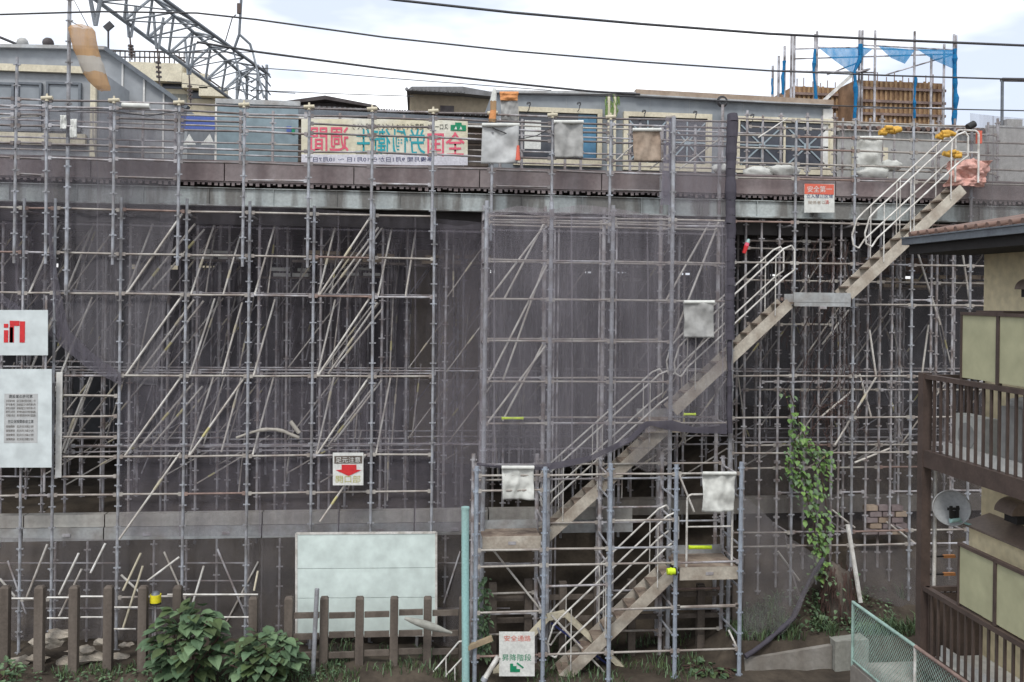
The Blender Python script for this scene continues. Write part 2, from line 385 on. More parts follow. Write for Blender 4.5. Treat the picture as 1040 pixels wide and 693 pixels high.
# ------------------------------------------------------------------ main left scaffold
YL = 21.3
X = lambda p, Y=YL, py=400: xat(p, Y, py)
lx = [X(p) for p in (-46, 22, 54.5, 121, 187, 252, 317, 378, 440)]
def Zl(py, px=250, Y=YL): return zat(py, Y, px)
levL = [Zl(216), Zl(260), Zl(300), Zl(382), Zl(463), Zl(501), Zl(604)]
br = []
sl = [None, 'cream_sleeve', 'yellow']
for i, ks in ((3, (0, 2, 3)), (6, (0, 2, 3)), (4, (3,))):
    for k in ks:
        if k == 0: p, q = (lx[i]+.12, YL+.06, levL[2]), (lx[i+1]-.1, YL+.06, levL[0]-.05)
        else: p, q = (lx[i]+.12, YL+.06, levL[k+1]), (lx[i+1]-.1, YL+.06, levL[k]-.05)
        br.append((p, q, random.choice(sl)))
for i in range(1, 8):
    for k in (0, 2, 3):
        kk = 2 if k == 0 else k+1
        if R_(0, 1) < .9: br.append(((lx[i]+.10, YL+.1, levL[kk]), (lx[i]+.40, YL+1.2, levL[k]-.1), random.choice(sl[:2])))
        if i in (3, 6):
            for q in (1, 2): br.append(((lx[i]+.2+.12*q, YL+.5*q, levL[kk]+R_(0, .2)), (lx[i+1]-.02+.1*q, YL+.5*q, levL[k]-.1-R_(0, .3)), random.choice(sl)))
        elif R_(0, 1) < .5: br.append(((lx[i]+.75, YL+.5, levL[kk]), (lx[i]+.98, YL+1.6, levL[k]-.2), random.choice(sl[:2])))
br.append((PY(121, 548, YL), PY(183, 460, YL), 'cream_sleeve')); br.append((PY(325, 530, YL-.1), PY(371, 462, YL-.1), 'yellow'))
skip = [(i, 6) for i in (0, 2, 5, 6, 7)]
ls = scaffold('scaffold', 'tall left scaffold of grey pipe posts before the dark undercroft', 'scaffold', lx, [YL], .3, 0, levL, braces=br,
              ztops=[Zl(205)]*9, skip=skip, transoms=False)
for i, x in enumerate(lx):            # ties back to the shoring
    for k in (0, 3, 4): ledger_mb((x, YL, levL[k]-.07), (x, Y1, levL[k]-.07), 'galv_old').build('transom', ls)
for py in (402, 423, 444, 484):       # close set rungs beside the white board
    ledger_mb((lx[2], YL, zat(py, YL, 90)), (lx[3], YL, zat(py, YL, 90)), 'ledger_tan').build('ledger', ls)
for py in (379, 452, 458, 298):
    for i in range(1, len(lx)-1): ledger_mb((lx[i]+.1, YL+.75, zat(py, YL+.75, 250)), (lx[i+1]+.1, YL+.75, zat(py, YL+.75, 250)), 'galv_old', .02).build('ledger', ls)
for py in (367, 402, 444, 484):
    mb = MB(); mb.bar(PY(0 if py > 450 else 54, py, YL+1.2), PY(121, py+1, YL+1.2), .022, 'galv_old'); mb.build('ledger', ls)
mb = MB(); a = PY(59, 378, YL-.06); b = PY(61, 485, YL-.06); mb.box((a.x-.03, YL-.08, b.z), (b.x+.03, YL-.05, a.z), 'white_paint'); mb.build('corner_strip', ls)

# upper guard scaffold along the deck edge
YU = 21.0
ux = [X(p, YU, 200) for p in (-54, -20, 15, 47, 115, 181, 247, 313, 377, 439, 499, 560, 619, 680, 741)]
Zu = lambda py, px=250: zat(py, YU, px)
utop = [Zu(60, 15)]*3+[Zu(105, 60)]*1+[Zu(110)]*11
us = thing('guard_scaffold', (ux[0], YU, Zu(270)), 'upper guard scaffold of hanging posts and rails along the deck edge left of the stairs', 'scaffold')
levU = [Zu(108), Zu(124), Zu(134), Zu(152), Zu(183), Zu(115), Zu(166)]
for i, x in enumerate(ux):
    post_mb(x, YU, Zu(271) if i < 9 else Zu(240), utop[i]+R_(-.05, .1), 'galv', phase=.1, lean=R_(-.02, .02)).build('post', us)
for k, z in enumerate(levU):
    for i in range(len(ux)-1):
        if k == 1 and i % 3 == 0: continue
        if k == 4 and i % 2: continue
        ledger_mb((ux[i], YU, z+R_(-.02, .02)), (ux[i+1], YU, z+R_(-.02, .02)), random.choice(['galv_old', 'rail_shaded', 'rail_shaded', 'rail_shaded'])).build('ledger', us)
for i in (3, 4, 5, 6, 7, 8, 9, 10, 11, 12):   # clamps wrapped in straw-coloured tape
    mb = MB(); mb.bar((ux[i]-.12, YU-.02, levU[0]+.02), (ux[i]+.12, YU-.02, levU[0]+.04), .05, 'cream_sleeve', 7)
    mb.bar((ux[i], YU-.02, levU[0]-.04), (ux[i], YU-.02, levU[0]+.13), .045, 'cream_sleeve', 7, r2=.02); mb.build('clamp_wrap', us)
for (p0, p1) in (((618, 170), (665, 128)), ((660, 172), (700, 140)), ((690, 172), (735, 138)), ((770, 140), (800, 120)), ((1, 120), (40, 118))):
    brace_mb(PY(*p0, YU+.15), PY(*p1, YU+.15), 'rail_white', r=.018).build('brace', us)
# second rail run on the deck
dr = thing('deck_rail_run', (ux[0], 22.2, z_top), 'row of short rail posts and pipes standing on the deck behind the guard scaffold', 'railing')
for p in list(range(-20, 745, 66))+[145, 277, 345, 410, 470, 530, 590, 650]: post_mb(xat(p, 22.2, 150), 22.2, z_top, zat(112, 22.2, 250), 'galv_old').build('post', dr)
for py in (119, 129, 146, 158):
    for p in range(-20, 690, 132): mb = MB(); mb.bar((xat(p, 22.2), 22.2, zat(py, 22.2, 250)), (xat(p+132, 22.2), 22.2, zat(py, 22.2, 250)), .022, random.choice(['ledger_tan', 'galv_old'])); mb.build('ledger', dr)

# tall pole with wrapped bundle
mb = post_mb(xat(70, 21.2, 60), 21.2, zat(300, 21.2, 70), zat(-30, 21.2, 70), 'galv', r=.045); tag(mb.build('tall_pole'), 'tall galvanised pole rising above the deck edge at the far left', 'pole')

# ------------------------------------------------------------------ middle scaffold (behind net)
YM = 20.75
mx = [xat(p, YM) for p in (491.5, 558, 620, 681, 742)]
Zm = lambda py, px=620: zat(py, YM, px)
levM = [Zm(222), Zm(228), Zm(266), Zm(305), Zm(347), Zm(388), Zm(430)]
br = []
for k0, k1 in ((2, 0), (4, 2), (6, 4)):
    br.append(((mx[0]+.1, YM+.08, levM[min(k0+1, 6)]), (mx[1]-.08, YM+.08, levM[k1]-.1), None))
    br.append(((mx[0]+.5, YM+.5, levM[min(k0+1, 6)]), (mx[1]-.1, YM+.5, levM[k1]-.1), None))
br.append(((mx[3]+.05, YM+.1, levM[4]), (mx[4]-.3, YM+.1, levM[0]), None)); br.append(((mx[3]+.0, YM+.5, levM[3]), (mx[4]-.4, YM+.5, levM[0]), None))
ms = scaffold('scaffold', 'middle scaffold bays wrapped in sagging net above the stair tower', 'scaffold', mx, [YM, YM+1.0], .2, 0, levM, ztops=[Zm(209)]*3+[Zm(118)]*2, braces=br, r=.052, skip=[(3, 4), (3, 5)])
for p in (552, 562, 566, 608, 613, 625): # extra rear posts
    post_mb(xat(p, YM+1.0), YM+1.05, .4, Zm(225), 'galv_dim', ros=False, r=.024).build('post', ms)

# ------------------------------------------------------------------ right scaffold
YR = 21.4
rx = [xat(p, YR) for p in (742, 805, 866, 925, 984, 1044)]
Zr = lambda py, px=850: zat(py, YR, px)
levR = [Zr(124), Zr(140), Zr(153), Zr(168), Zr(183), Zr(227), Zr(268), Zr(309), Zr(382), Zr(424), Zr(460), Zr(540), Zr(554)]
br = [(PY(848, 452, YR+.2), PY(890, 383, YR+.2), 'cream_sleeve'), (PY(890, 384, YR+.3), PY(883, 335, YR+.3), None), (PY(935, 390, YR+.8), PY(943, 330, YR+.8), None),
      (PY(885, 425, YR+.5), PY(873, 380, YR+.5), None), (PY(955, 330, YR+.8), PY(930, 250, YR+.8), None), (PY(985, 308, YR+.8), PY(975, 240, YR+.8), None),
      (PY(868, 395, YR+.4), PY(832, 425, YR+.4), None), (PY(868, 470, YR+.5), PY(905, 455, YR+.5), None), (PY(845, 518, YR+.3), PY(868, 536, YR+.3), None),
      (PY(835, 350, YR+.8), PY(862, 315, YR+.8), None), (PY(790, 560, YR+.4), PY(812, 590, YR+.4), None), (PY(900, 530, YR+.6), PY(940, 560, YR+.6), None)]
rs = scaffold('scaffold', 'right hand scaffold of thin grey posts around the uppermost stair', 'scaffold', rx, [YR], .8, 0, levR, ztops=[Zr(122)]*6, braces=br,
              skip=[(0, 7), (1, 7), (4, 0)], transoms=False)
for i, x in enumerate(rx):
    for k in (5, 7, 8, 11): ledger_mb((x, YR, levR[k]-.06), (x, Y1, levR[k]-.06), 'galv_old').build('transom', rs)
rs2 = scaffold('scaffold', 'inner row of rusty posts just behind the right hand scaffold', 'scaffold', [xat(p, 22.2) for p in (756, 790, 817, 845, 893, 950, 1010)], [22.2], .8, 0,
               [zat(v, 22.2, 850) for v in (132, 172, 246, 254, 286, 330, 396, 452, 475)], ztops=[zat(116, 22.2, 850)]*7, transoms=False, m='galv_old', lm='ledger_tan', phase=.2, skip=[(i, k) for i in (3, 4, 5) for k in (2, 3, 5)])

rs3 = scaffold('scaffold', 'close set row of grey posts deep behind the uppermost stair', 'scaffold', [xat(p, 21.9) for p in (772, 790, 831, 852, 880, 905, 945, 966, 1000)], [21.9], .8, 0,
               [zat(v, 21.9, 850) for v in (222, 304, 388, 500)], ztops=[zat(118, 21.9, 850)]*9, transoms=False, m='galv_old', lm='galv_old', phase=.3, skip=[(i, k) for i in (0, 2, 4, 6) for k in (1, 3)], r=.03)
# ------------------------------------------------------------------ stair tower
YT = 19.7
tx = [xat(p, YT, 600) for p in (483, 552, 619, 686, 751.5)]
Zt = lambda py, px=620: zat(py, YT, px)
levT = [Zt(482), Zt(529), Zt(573), Zt(619), Zt(663)]
br = [(PY(490, 545, YT+1.2), PY(548, 618, YT+1.2), None), (PY(620, 690, YT+.5), PY(560, 625, YT+.5), None), (PY(740, 640, YT+.6), PY(752, 665, YT+.2), None), (PY(688, 478, YT+1.1), PY(705, 520, YT+1.1), None)]
ts = scaffold('stair_tower_scaffold', 'front stair tower scaffold of bluish posts and tan ledgers below the net edge', 'scaffold', tx, [YT, YT+1.25], -.05, 0, levT, ztops=[Zt(472)]*5, braces=br, r=.05, m='galv_blue',
              skip=[(3, 1), (1, 1), (1, 3), (0, 1)])
for i, py, m in ((0, 497, 'ledger_tan'), (1, 557, 'ledger_tan'), (1, 594, 'galv_old'), (2, 557, 'galv'), (0, 557, 'ledger_tan'), (3, 618, 'ledger_tan')):
    ledger_mb((tx[i], YT, Zt(py)), (tx[i+1], YT, Zt(py)), m).build('ledger', ts)
for i in range(4):
    for py in (498, 545, 588, 641):
        if R_(0, 1) < .85: ledger_mb((tx[i], YT+1.25, Zt(py)), (tx[i+1], YT+1.25, Zt(py)), random.choice(['galv', 'ledger_tan', 'galv_old'])).build('ledger', ts)
for i, x in enumerate(tx):
    for py in (508, 556, 600, 650): ledger_mb((x, YT, Zt(py)), (x, YT+1.25, Zt(py)), 'galv').build('transom', ts)
# yellow-green reflective sleeves on the ledgers
def sleeve(px0, px1, py, Y, lb, r=.045):
    mb = MB(); mb.bar(PY(px0, py, Y), PY(px1, py, Y), r, 'lime', 8); mb.bar(PY(px0-.5, py, Y), PY(px0+.5, py, Y), r+.008, 'lime', 8); mb.bar(PY(px1-.5, py, Y), PY(px1+.5, py, Y), r+.008, 'lime', 8); tag(mb.build('reflective_sleeve'), lb, 'reflective sleeve')
sleeve(700, 722, 556, YT+.9, 'bright yellow green sleeve on the rail of the right landing')
sleeve(510, 531, 425, YM-.1, 'yellow green sleeve on a ledger behind the middle net at its left end', .03)
sleeve(695, 706, 421, YM-.1, 'yellow green sleeve beside the stair behind the middle net at its right end', .03)
mb = MB(); p = PY(682, 580.5, YT-.1)
mb.bar(p+Vector((-.1, 0, -.0)), p+Vector((.08, 0, 0)), .075, 'lime', 10); mb.bar(p+Vector((.08, 0, 0)), p+Vector((.11, 0, 0)), .09, 'black', 10); mb.bar(p+Vector((-.03, 0, 0)), p+Vector((.0, 0, 0)), .09, 'lime', 10)
tag(mb.build('warning_lamp'), 'round yellow green lamp where the lowest stair meets the right landing', 'lamp')

# landings
def landing(px0, px1, py, Y0, Y1_, lb, cam='timber', toe=.27, name='landing'):
    a = PY(px0, py, Y0); b = PY(px1, py, Y0); t = thing(name, (a.x, Y0, a.z), lb, 'scaffold landing')
    n = 3; w = (Y1_-Y0)/n
    for k in range(n):
        mb = MB(); mb.box((a.x, Y0+k*w+.01, a.z-.05), (b.x, Y0+(k+1)*w-.01, a.z), 'plank'); mb.build('plank', t)
    mb = MB(); mb.box((a.x, Y0-.05, a.z-toe), (b.x, Y0-.012, a.z+.02), cam); mb.box(((a.x+b.x)/2-.08, Y0-.062, a.z-.16), ((a.x+b.x)/2+.1, Y0-.052, a.z-.09), 'galv_old')
    mb.build('toe_board', t)
    mb = MB(); mb.box((a.x, Y1_+.0, a.z-.05), (b.x, Y1_+.035, a.z+.2), 'steel_board'); mb.build('toe_board', t)
    return t
landing(690, 749, 577, YT+.1, YT+1.2, 'brown plank landing with pale timber edge at the right of the stair tower', 'stringer')
landing(490, 549, 546, YT+.45, YT+1.2, 'brown plank landing at the left of the stair tower', 'stringer')
t = landing(806, 863, 307, YR-.6, YR-.05, 'landing with a grey steel toe board between the two upper stair flights', 'steel_board', toe=.1)
mb = MB(); a = PY(806, 297, YR-.66); b = PY(864, 307.5, YR-.66); mb.box((a.x, YR-.66, b.z), (b.x, YR-.63, a.z), 'steel_board'); mb.build('toe_board', t)
landing(655, 690, 428, YM+.15, YM+.95, 'short landing behind the net between the two middle stair flights', 'stringer')

# stairs
def stair(p0, p1, Y0, w, lb, rail=(.78, 1.5), rails=(0, 1), f0=.07):
    a = PY(*p0, Y0); b = PY(*p1, Y0); t = thing('scaffold_stair', a, lb, 'stair', 'stair flights of the scaffold')
    d = (b-a); n = max(7, int(d.z/.24))
    for yy in (Y0, Y0+w):
        mb = MB(); o = Vector((0, yy-Y0, 0)); mb.beam(a+o, b+o, .26, .045, 'stringer', side=Vector((-d.z, 0, d.x))); mb.build('stringer', t)
    for k in range(n):
        c = a+d*((k+.5)/n)
        mb = MB(); mb.box((c.x-.14, Y0+.03, c.z+.06), (c.x+.14, Y0+w-.03, c.z+.10), 'plank'); mb.build('tread', t)
    dn = d.normalized()
    for s in rails:
        yy = Y0+s*w-(.05 if s == 0 else -.05); off = Vector((0, yy-Y0, 0)); U = Vector((0, 0, 1)); mb = MB()
        p = a+d*f0+off; q = b-dn*.1+off; h0, h1 = rail; r = .023
        P = [q+U*h1-dn*.15, q+U*(h1-.02)+Vector((.08, 0, 0)), q+U*(h1-.14)+Vector((.16, 0, 0)), q+U*(h0+.1)+Vector((.16, 0, 0)), q+U*h0-dn*.12, p+U*h0+dn*.15, p+U*(h0-.12)+Vector((-.04, 0, 0)), p+U*(h0-.05)+Vector((-.18, 0, 0)), p+U*(h0+.2)+Vector((-.22, 0, 0)), p+U*(h1-.12)+Vector((-.1, 0, 0)), p+U*h1+dn*.1]
        mb.path(P+[P[0]], r, 'rail_white', 7)
        for f in (.12, .42, .46, .88):
            c = p.lerp(q, f); mb.bar(c+U*.05, c+U*h1, .015, 'rail_white', 6)
        mb.build('handrail', t)
    return t
stair((556, 705), (684, 582), YT+.35, .62, 'lowest stair flight climbing right to the landing of the stair tower')
stair((548, 552), (676, 436), YT+1.3, .55, 'second stair flight passing out of the tower behind the scalloped net edge')
stair((684, 418), (802, 308), YM+.2, .55, 'third stair flight between the middle net and the steel landing')
stair((862, 300), (978, 192), YR-.62, .55, 'topmost stair flight reaching the deck edge above the steel landing', f0=.2)
# gates (hoop rails) at the landings
def hoop(px0, px1, py0, py1, Y, lb):
    a = PY(px0, py1, Y); b = PY(px1, py0, Y); mb = MB(); r = .1
    mb.path([Vector((a.x, Y, a.z)), Vector((a.x, Y, b.z-r)), Vector((a.x+r*.4, Y, b.z-r*.3)), Vector((a.x+r, Y, b.z)), Vector((b.x-r, Y, b.z)), Vector((b.x-r*.3, Y, b.z-r*.4)), Vector((b.x, Y, b.z-r)), Vector((b.x, Y, a.z))], .027, 'rail_white', 7); mb.bar((a.x, Y, (a.z+b.z)/2+.1), (b.x, Y, (a.z+b.z)/2+.1), .022, 'rail_white', 6)
    tag(mb.build('hoop_rail'), lb, 'guard rail')
hoop(697, 744, 502, 577, YT+.2, 'bent pale hoop rail guarding the front of the right tower landing')
hoop(970, 994, 133, 185, YR-.5, 'pale hoop rail at the top of the uppermost stair')
# white rails at the top beside the deck, ground handrail and poles
mb = MB(); a = PY(428, 697, YT+.1); b = PY(466, 652, YT+.1)
mb.path([a, b, PY(475, 650, YT+.1)], .02, 'rail_white'); mb.path([PY(440, 700, YT+.1), PY(470, 668, YT+.1), PY(478, 667, YT+.1)], .02, 'rail_white'); mb.bar(PY(453, 668, YT+.1), PY(453, 700, YT+.1), .018, 'rail_white'); mb.bar(PY(462, 678, YT+.1), PY(462, 700, YT+.1), .018, 'rail_white')
tag(mb.build('handrail_frame'), 'pale bent handrail at the foot of the teal pole', 'handrail')
mb = MB(); Yp = YT-.1; mb.bar(PY(472.5, 516, Yp), (PY(473, 700, Yp).x, Yp, -.1), .085, 'teal_paint', 12); mb.bar(PY(472.5, 515, Yp), PY(472.5, 517.5, Yp), .092, 'teal_paint', 12)
tag(mb.build('painted_pole'), 'thick pale teal pole standing left of the stair tower', 'pole')
# cream ducts crossing at the tower foot
mb = MB(); mb.beam(PY(497, 690, YT+.9), PY(556, 627, YT+.9), .17, .12, 'cream_frame'); mb.beam(PY(556, 627, YT+.88), PY(574, 623, YT+.88), .17, .12, 'cream_frame'); mb.beam(PY(574, 623, YT+.9), PY(655, 700, YT+.9), .2, .12, 'cream_frame')
mb.beam(PY(560, 633, YT+.8), PY(648, 697, YT+.8), .04, .04, 'navy'); tag(mb.build('cable_duct'), 'cream bent duct leaning like a ridge inside the lower stair tower', 'duct')
mb = MB(); mb.beam(PY(475, 658, YT-.1), PY(500, 648, YT-.1), .12, .1, 'timber'); tag(mb.build('wrapped_timber'), 'short pale timber lashed to the tower posts beside the teal pole', 'timber')
mb = MB(); mb.bar(PY(492, 690, YT-.1), PY(506, 667, YT-.1), .06, 'rail_white', 8); mb.bar(PY(491, 692, YT-.1), PY(493, 688, YT-.1), .075, 'galv', 8); tag(mb.build('pipe_offcut'), 'short pale pipe leaning beside the green stair sign', 'pipe')
mb = MB(); a = PY(411, 628, 19.5); b = PY(459, 643, 19.5); n = 8; prev = a
for k in range(1, n+1):
    q = a.lerp(b, k/n); mb.bar(prev, q, .02+.075*math.sin(math.pi*(k-.7)/n), 'concrete_pale', 8, r2=.02+.075*math.sin(math.pi*min(.97, (k+.3)/n))); prev = q
tag(mb.build('street_lamp_head'), 'grey weathered lamp head on a thin arm beside the timber fence', 'lamp')

# ------------------------------------------------------------------ nets
def net(name, top, bot, ny, Yt, Yb, m, label, amp=.035, nu=None, folds=3.1, group=None, ymid=None):
    # top/bot: lists of pixel points of equal length along the edge; sheet hangs between them
    def samp(poly, t):
        k = t*(len(poly)-1); i = min(int(k), len(poly)-2); f = k-i; a, b = poly[i], poly[i+1]; return (a[0]+(b[0]-a[0])*f, a[1]+(b[1]-a[1])*f)
    nu = nu or 60; vs = []; seed = R_(0, 50)
    for j in range(ny+1):
        v = j/ny
        for i in range(nu+1):
            u = i/nu; a = samp(top, u); b = samp(bot, u); Y = Yt+(Yb-Yt)*v
            if ymid: Y = ymid(v, Yt, Yb)
            p = PY(a[0]+(b[0]-a[0])*v, a[1]+(b[1]-a[1])*v, Y)
            k = amp*(.3+.7*v)
            p.y += k*noise.noise(Vector((p.x*folds, seed, p.z*.5)))*2 + k*noise.noise(Vector((p.x*.6, seed+9, p.z*.6)))
            vs.append(p)
    mb = MB(); w = nu+1
    mb.add(vs, [(j*w+i, j*w+i+1, (j+1)*w+i+1, (j+1)*w+i) for j in range(ny) for i in range(nu)], m, True)
    return tag(mb.build(name), label, 'net', group)
ym = lambda v, a, b: a if v < .12 else (a+(b-a)*min(1, (v-.12)/.12))
net('safety_net', [(45, 112), (60, 109), (121, 110), (160, 113), (190, 114)], [(52, 290), (66, 345), (100, 375), (124, 388), (160, 392)], 40, 21.15, 21.42, 'net_left',
    'upper sheet of purple grey net at the left with a swooping left edge', nu=60, ymid=ym, amp=.05)
net('safety_net', [(163, 205), (187, 206), (252, 208), (317, 212), (378, 217), (440, 222), (492, 226)], [(160, 384), (187, 384), (252, 385), (317, 385), (378, 385), (440, 386), (492, 386)], 30, 21.5, 21.44, 'net_thin',
    'thin net sheet over the upper half of the left scaffold bays', nu=100)
net('safety_net', [(440, 226), (465, 230), (492, 226)], [(440, 540), (465, 540), (488, 538)], 30, 21.3, 21.3, 'net_thin', 'narrow net strip beside the middle scaffold reaching down to the foundation beam', nu=20)
net('safety_net', [(48, 205), (60, 290), (70, 335), (95, 360), (124, 380)], [(45, 205), (54, 300), (58, 348), (88, 374), (124, 392)], 4, 21.2, 21.2, 'net_hem', 'gathered dark lower left hem of the upper net', amp=.05, nu=30)
net('safety_net', [(120, 380), (187, 382), (252, 384), (317, 384), (378, 385), (440, 385), (492, 385)], [(120, 545), (187, 545), (252, 545), (317, 544), (378, 543), (440, 541), (492, 538)], 24, 21.44, 21.46, 'net', 'lower sheet of grey net over the left scaffold above the grey foundation beam', nu=100)
net('safety_net', [(0, 546), (120, 548), (240, 547), (360, 545), (485, 540)], [(0, 650), (120, 650), (240, 660), (360, 660), (485, 655)], 16, 21.75, 21.6, 'net_low', 'grey net hanging to the ground below the foundation beam at the left', nu=90, amp=.06)
net('safety_net', [(0, 100), (20, 104), (50, 110)], [(0, 330), (25, 325), (62, 350)], 24, 21.5, 21.5, 'net', 'net strip at the far left above the white sign board', nu=24, amp=.06)
net('safety_net', [(-30, 296), (0, 298), (30, 318), (60, 345)], [(-30, 303), (0, 308), (28, 324), (58, 340)], 4, 21.15, 21.15, 'net_hem', 'dark gathered net hem draped over the sign with the red mark', amp=.03, nu=30)
net('safety_net', [(495, 217), (560, 215), (620, 215), (681, 222), (738, 225)], [(486, 472), (555, 474), (612, 466), (650, 440), (738, 432)], 44, 20.62, 20.5, 'net_mid', 'large net sheet over the middle scaffold with a drooping lower hem', nu=90, amp=.05)
net('safety_net', [(495, 216), (527, 209), (559, 213), (590, 208), (620, 211), (650, 216), (681, 219)], [(495, 221), (527, 216), (559, 221), (590, 216), (620, 219), (650, 222), (681, 223)], 3, 20.6, 20.6, 'net_pale', 'pale gathered top hem of the middle net', amp=.03, nu=50)
net('safety_net', [(484, 470), (520, 474), (555, 471), (600, 463), (640, 443), (655, 428), (683, 427), (705, 434), (738, 430)], [(484, 473), (520, 477), (555, 478), (600, 469), (640, 449), (660, 432), (684, 438), (705, 440), (738, 441)], 3, 20.48, 20.48, 'net_roll', 'dark rolled lower hem of the middle net curving up over the stair', amp=.04, nu=60)
net('safety_net', [(640, 440), (655, 430), (682, 432)], [(638, 470), (658, 480), (680, 470)], 10, 20.55, 20.5, 'net_low', 'bunched flap of net hanging above the dark tower opening', nu=16, amp=.08)
net('safety_net', [(681, 122), (700, 122), (720, 124), (742, 124)], [(681, 232), (700, 232), (720, 232), (742, 232)], 20, 20.85, 20.85, 'net_mid', 'narrow net strip in front of the deck edge between two rolled nets', nu=20)
net('safety_net', [(752, 230), (806, 232), (866, 233), (925, 234), (1000, 235)], [(752, 600), (806, 600), (866, 610), (925, 615), (1000, 615)], 30, 22.9, 22.9, 'net_dark', 'dark net sheet behind the right hand scaffold', nu=60)
net('safety_net', [(752, 500), (775, 520), (800, 545), (836, 568)], [(756, 668), (775, 655), (800, 640), (836, 575)], 24, 21.2, 20.15, 'net_low', 'net curtain at the lower right drawn back toward the ivy stump', nu=40, amp=.09)
net('safety_net', [(860, 552), (890, 553), (930, 553), (990, 554)], [(860, 600), (880, 605), (930, 622), (990, 625)], 14, 21.5, 21.3, 'net_low', 'low net panel behind the green wire fence', nu=30, amp=.06)
net('safety_net', [(985, 115), (1010, 118), (1060, 122)], [(985, 235), (1010, 238), (1060, 240)], 16, 21.2, 21.2, 'net_low', 'net at the right end of the deck above the tiled roof', nu=20, amp=.05)
net('safety_net', [(499, 232), (560, 234), (620, 236), (672, 238)], [(499, 455), (560, 455), (620, 455), (672, 420)], 30, 22.3, 22.3, 'net_inner', 'dense dark inner sheet hanging behind the middle scaffold bays', nu=50, amp=.03)
net('safety_net', [(445, 236), (470, 237), (497, 238)], [(445, 520), (470, 520), (497, 520)], 30, 23.2, 23.2, 'net_low', 'inner net sheet in the shadows left of the middle scaffold', nu=20, amp=.03)
def roll(pts, Y, r0_, m, lb, jit=.25, taper=None):
    mb = MB(); P = [PY(p[0], p[1], p[2] if len(p) > 2 else Y) for p in pts]; Q = []
    for a, b in zip(P, P[1:]):
        n = max(2, int((b-a).length/.18)); Q += [a.lerp(b, k/n) for k in range(n)]
    Q.append(P[-1]); rr = [r0_*(1+R_(-jit, jit))*((taper[0]+(taper[1]-taper[0])*i/len(Q)) if taper else 1) for i in range(len(Q))]
    Q = [q+Vector((R_(-.012, .012), R_(-.02, .02), 0)) for q in Q]
    for i in range(len(Q)-1): mb.bar(Q[i], Q[i+1], rr[i], m, 9, r2=rr[i+1], cap=i in (0, len(Q)-2))
    return tag(mb.build('rolled_net'), lb, 'rolled net')
roll([(744, 116), (742, 180), (741, 345)], 20.65, .125, 'net_roll', 'long vertical roll of dark purple net tied at the middle scaffold corner', .12)
roll([(741, 345), (741, 440)], 20.6, .06, 'net_roll', 'thin lower end of rolled net hanging below the long purple roll')
net('safety_net', [(676, 118), (686, 117)], [(671, 208), (684, 208)], 16, 20.8, 20.8, 'net_strip', 'narrow gathered strip of purple net beside the middle window', nu=8, amp=.06)
roll([(836, 567, 20.9), (822, 590, 20.7), (805, 628, 20.3), (775, 655, 19.95), (757, 667, 19.85)], 20.7, .055, 'net_roll', 'grey bundle of net sweeping down to the ground left of the ivy stump')
# orange wrapped net bag on the tall pole
a = [(73, 28), (92, 27), (99, 55), (110, 88), (97, 94), (84, 72), (76, 48)]
def cloth_tube(cs, Y, m, name, lb, cat, mats=None):
    mb = MB(); n = 14; rings = []
    for k, (px, py, w) in enumerate(cs):
        c = PY(px, py, Y); ww = w*Y/F_PX
        rings.append([c+Vector((math.cos(2*math.pi*i/n)*ww*(1+R_(-.1, .1)), math.sin(2*math.pi*i/n)*ww*.7, R_(-.02, .02))) for i in range(n)])
    for k in range(len(rings)-1):
        mb.add(rings[k]+rings[k+1], [(i, (i+1) % n, n+(i+1) % n, n+i) for i in range(n)], mats[k] if mats else m, True)
    return tag(mb.build(name), lb, cat)
cloth_tube([(83, 27, 10), (83, 31, 12), (85, 40, 12), (87, 50, 11), (90, 58, 11), (93, 66, 11), (96, 74, 10), (100, 82, 9.5), (104, 88, 8), (106, 92, 6)], 21.0, 'net_orange', 'hanging_net_bag', 'orange and pale net bag hanging from the tall pole', 'net bag',
           ['net_orange', 'net_orange', 'net_orange', 'net_orange', 'net_white', 'net_white', 'net_orange', 'net_orange', 'net_orange'])
mb = MB(); mb.bar(PY(72, 22, 21.1), PY(84, 28, 21), .01, 'cable'); mb.bar(PY(75, 0, 21.1), PY(90, 28, 21), .008, 'cable'); tag(mb.build('tie_rope'), 'thin ropes tying the orange net bag to the pole', 'rope')

# ------------------------------------------------------------------ text helper
def text(s, px0, px1, py0, py1, Y, m, name, parent, mirror=False, bold=0.):
    c = D.curves.new('t', 'FONT'); c.body = s; c.resolution_u = 3; c.offset = bold; o = D.objects.new('t', c); col.objects.link(o)
    bpy.context.view_layer.update(); me = D.meshes.new_from_object(o.evaluated_get(bpy.context.evaluated_depsgraph_get())); D.objects.remove(o)
    xs = [v.co.x for v in me.vertices]; zs = [v.co.y for v in me.vertices]; x0, x1, y0, y1 = min(xs), max(xs), min(zs), max(zs)
    A = PY(px0, py0, Y); B = PY(px1, py0, Y); C = PY(px0, py1, Y)
    off = wloc(parent) if parent else Vector((0, 0, 0))
    for v in me.vertices:
        u = (v.co.x-x0)/(x1-x0); w = (v.co.y-y0)/(y1-y0)
        if mirror: u = 1-u
        p = A+(B-A)*u+(C-A)*(1-w); v.co = Vector((p.x, Y, p.z))-off
    me.materials.clear(); me.materials.append(M[m]); me.update()
    ob = D.objects.new(name, me); col.objects.link(ob)
    if parent: ob.parent = parent
    return ob
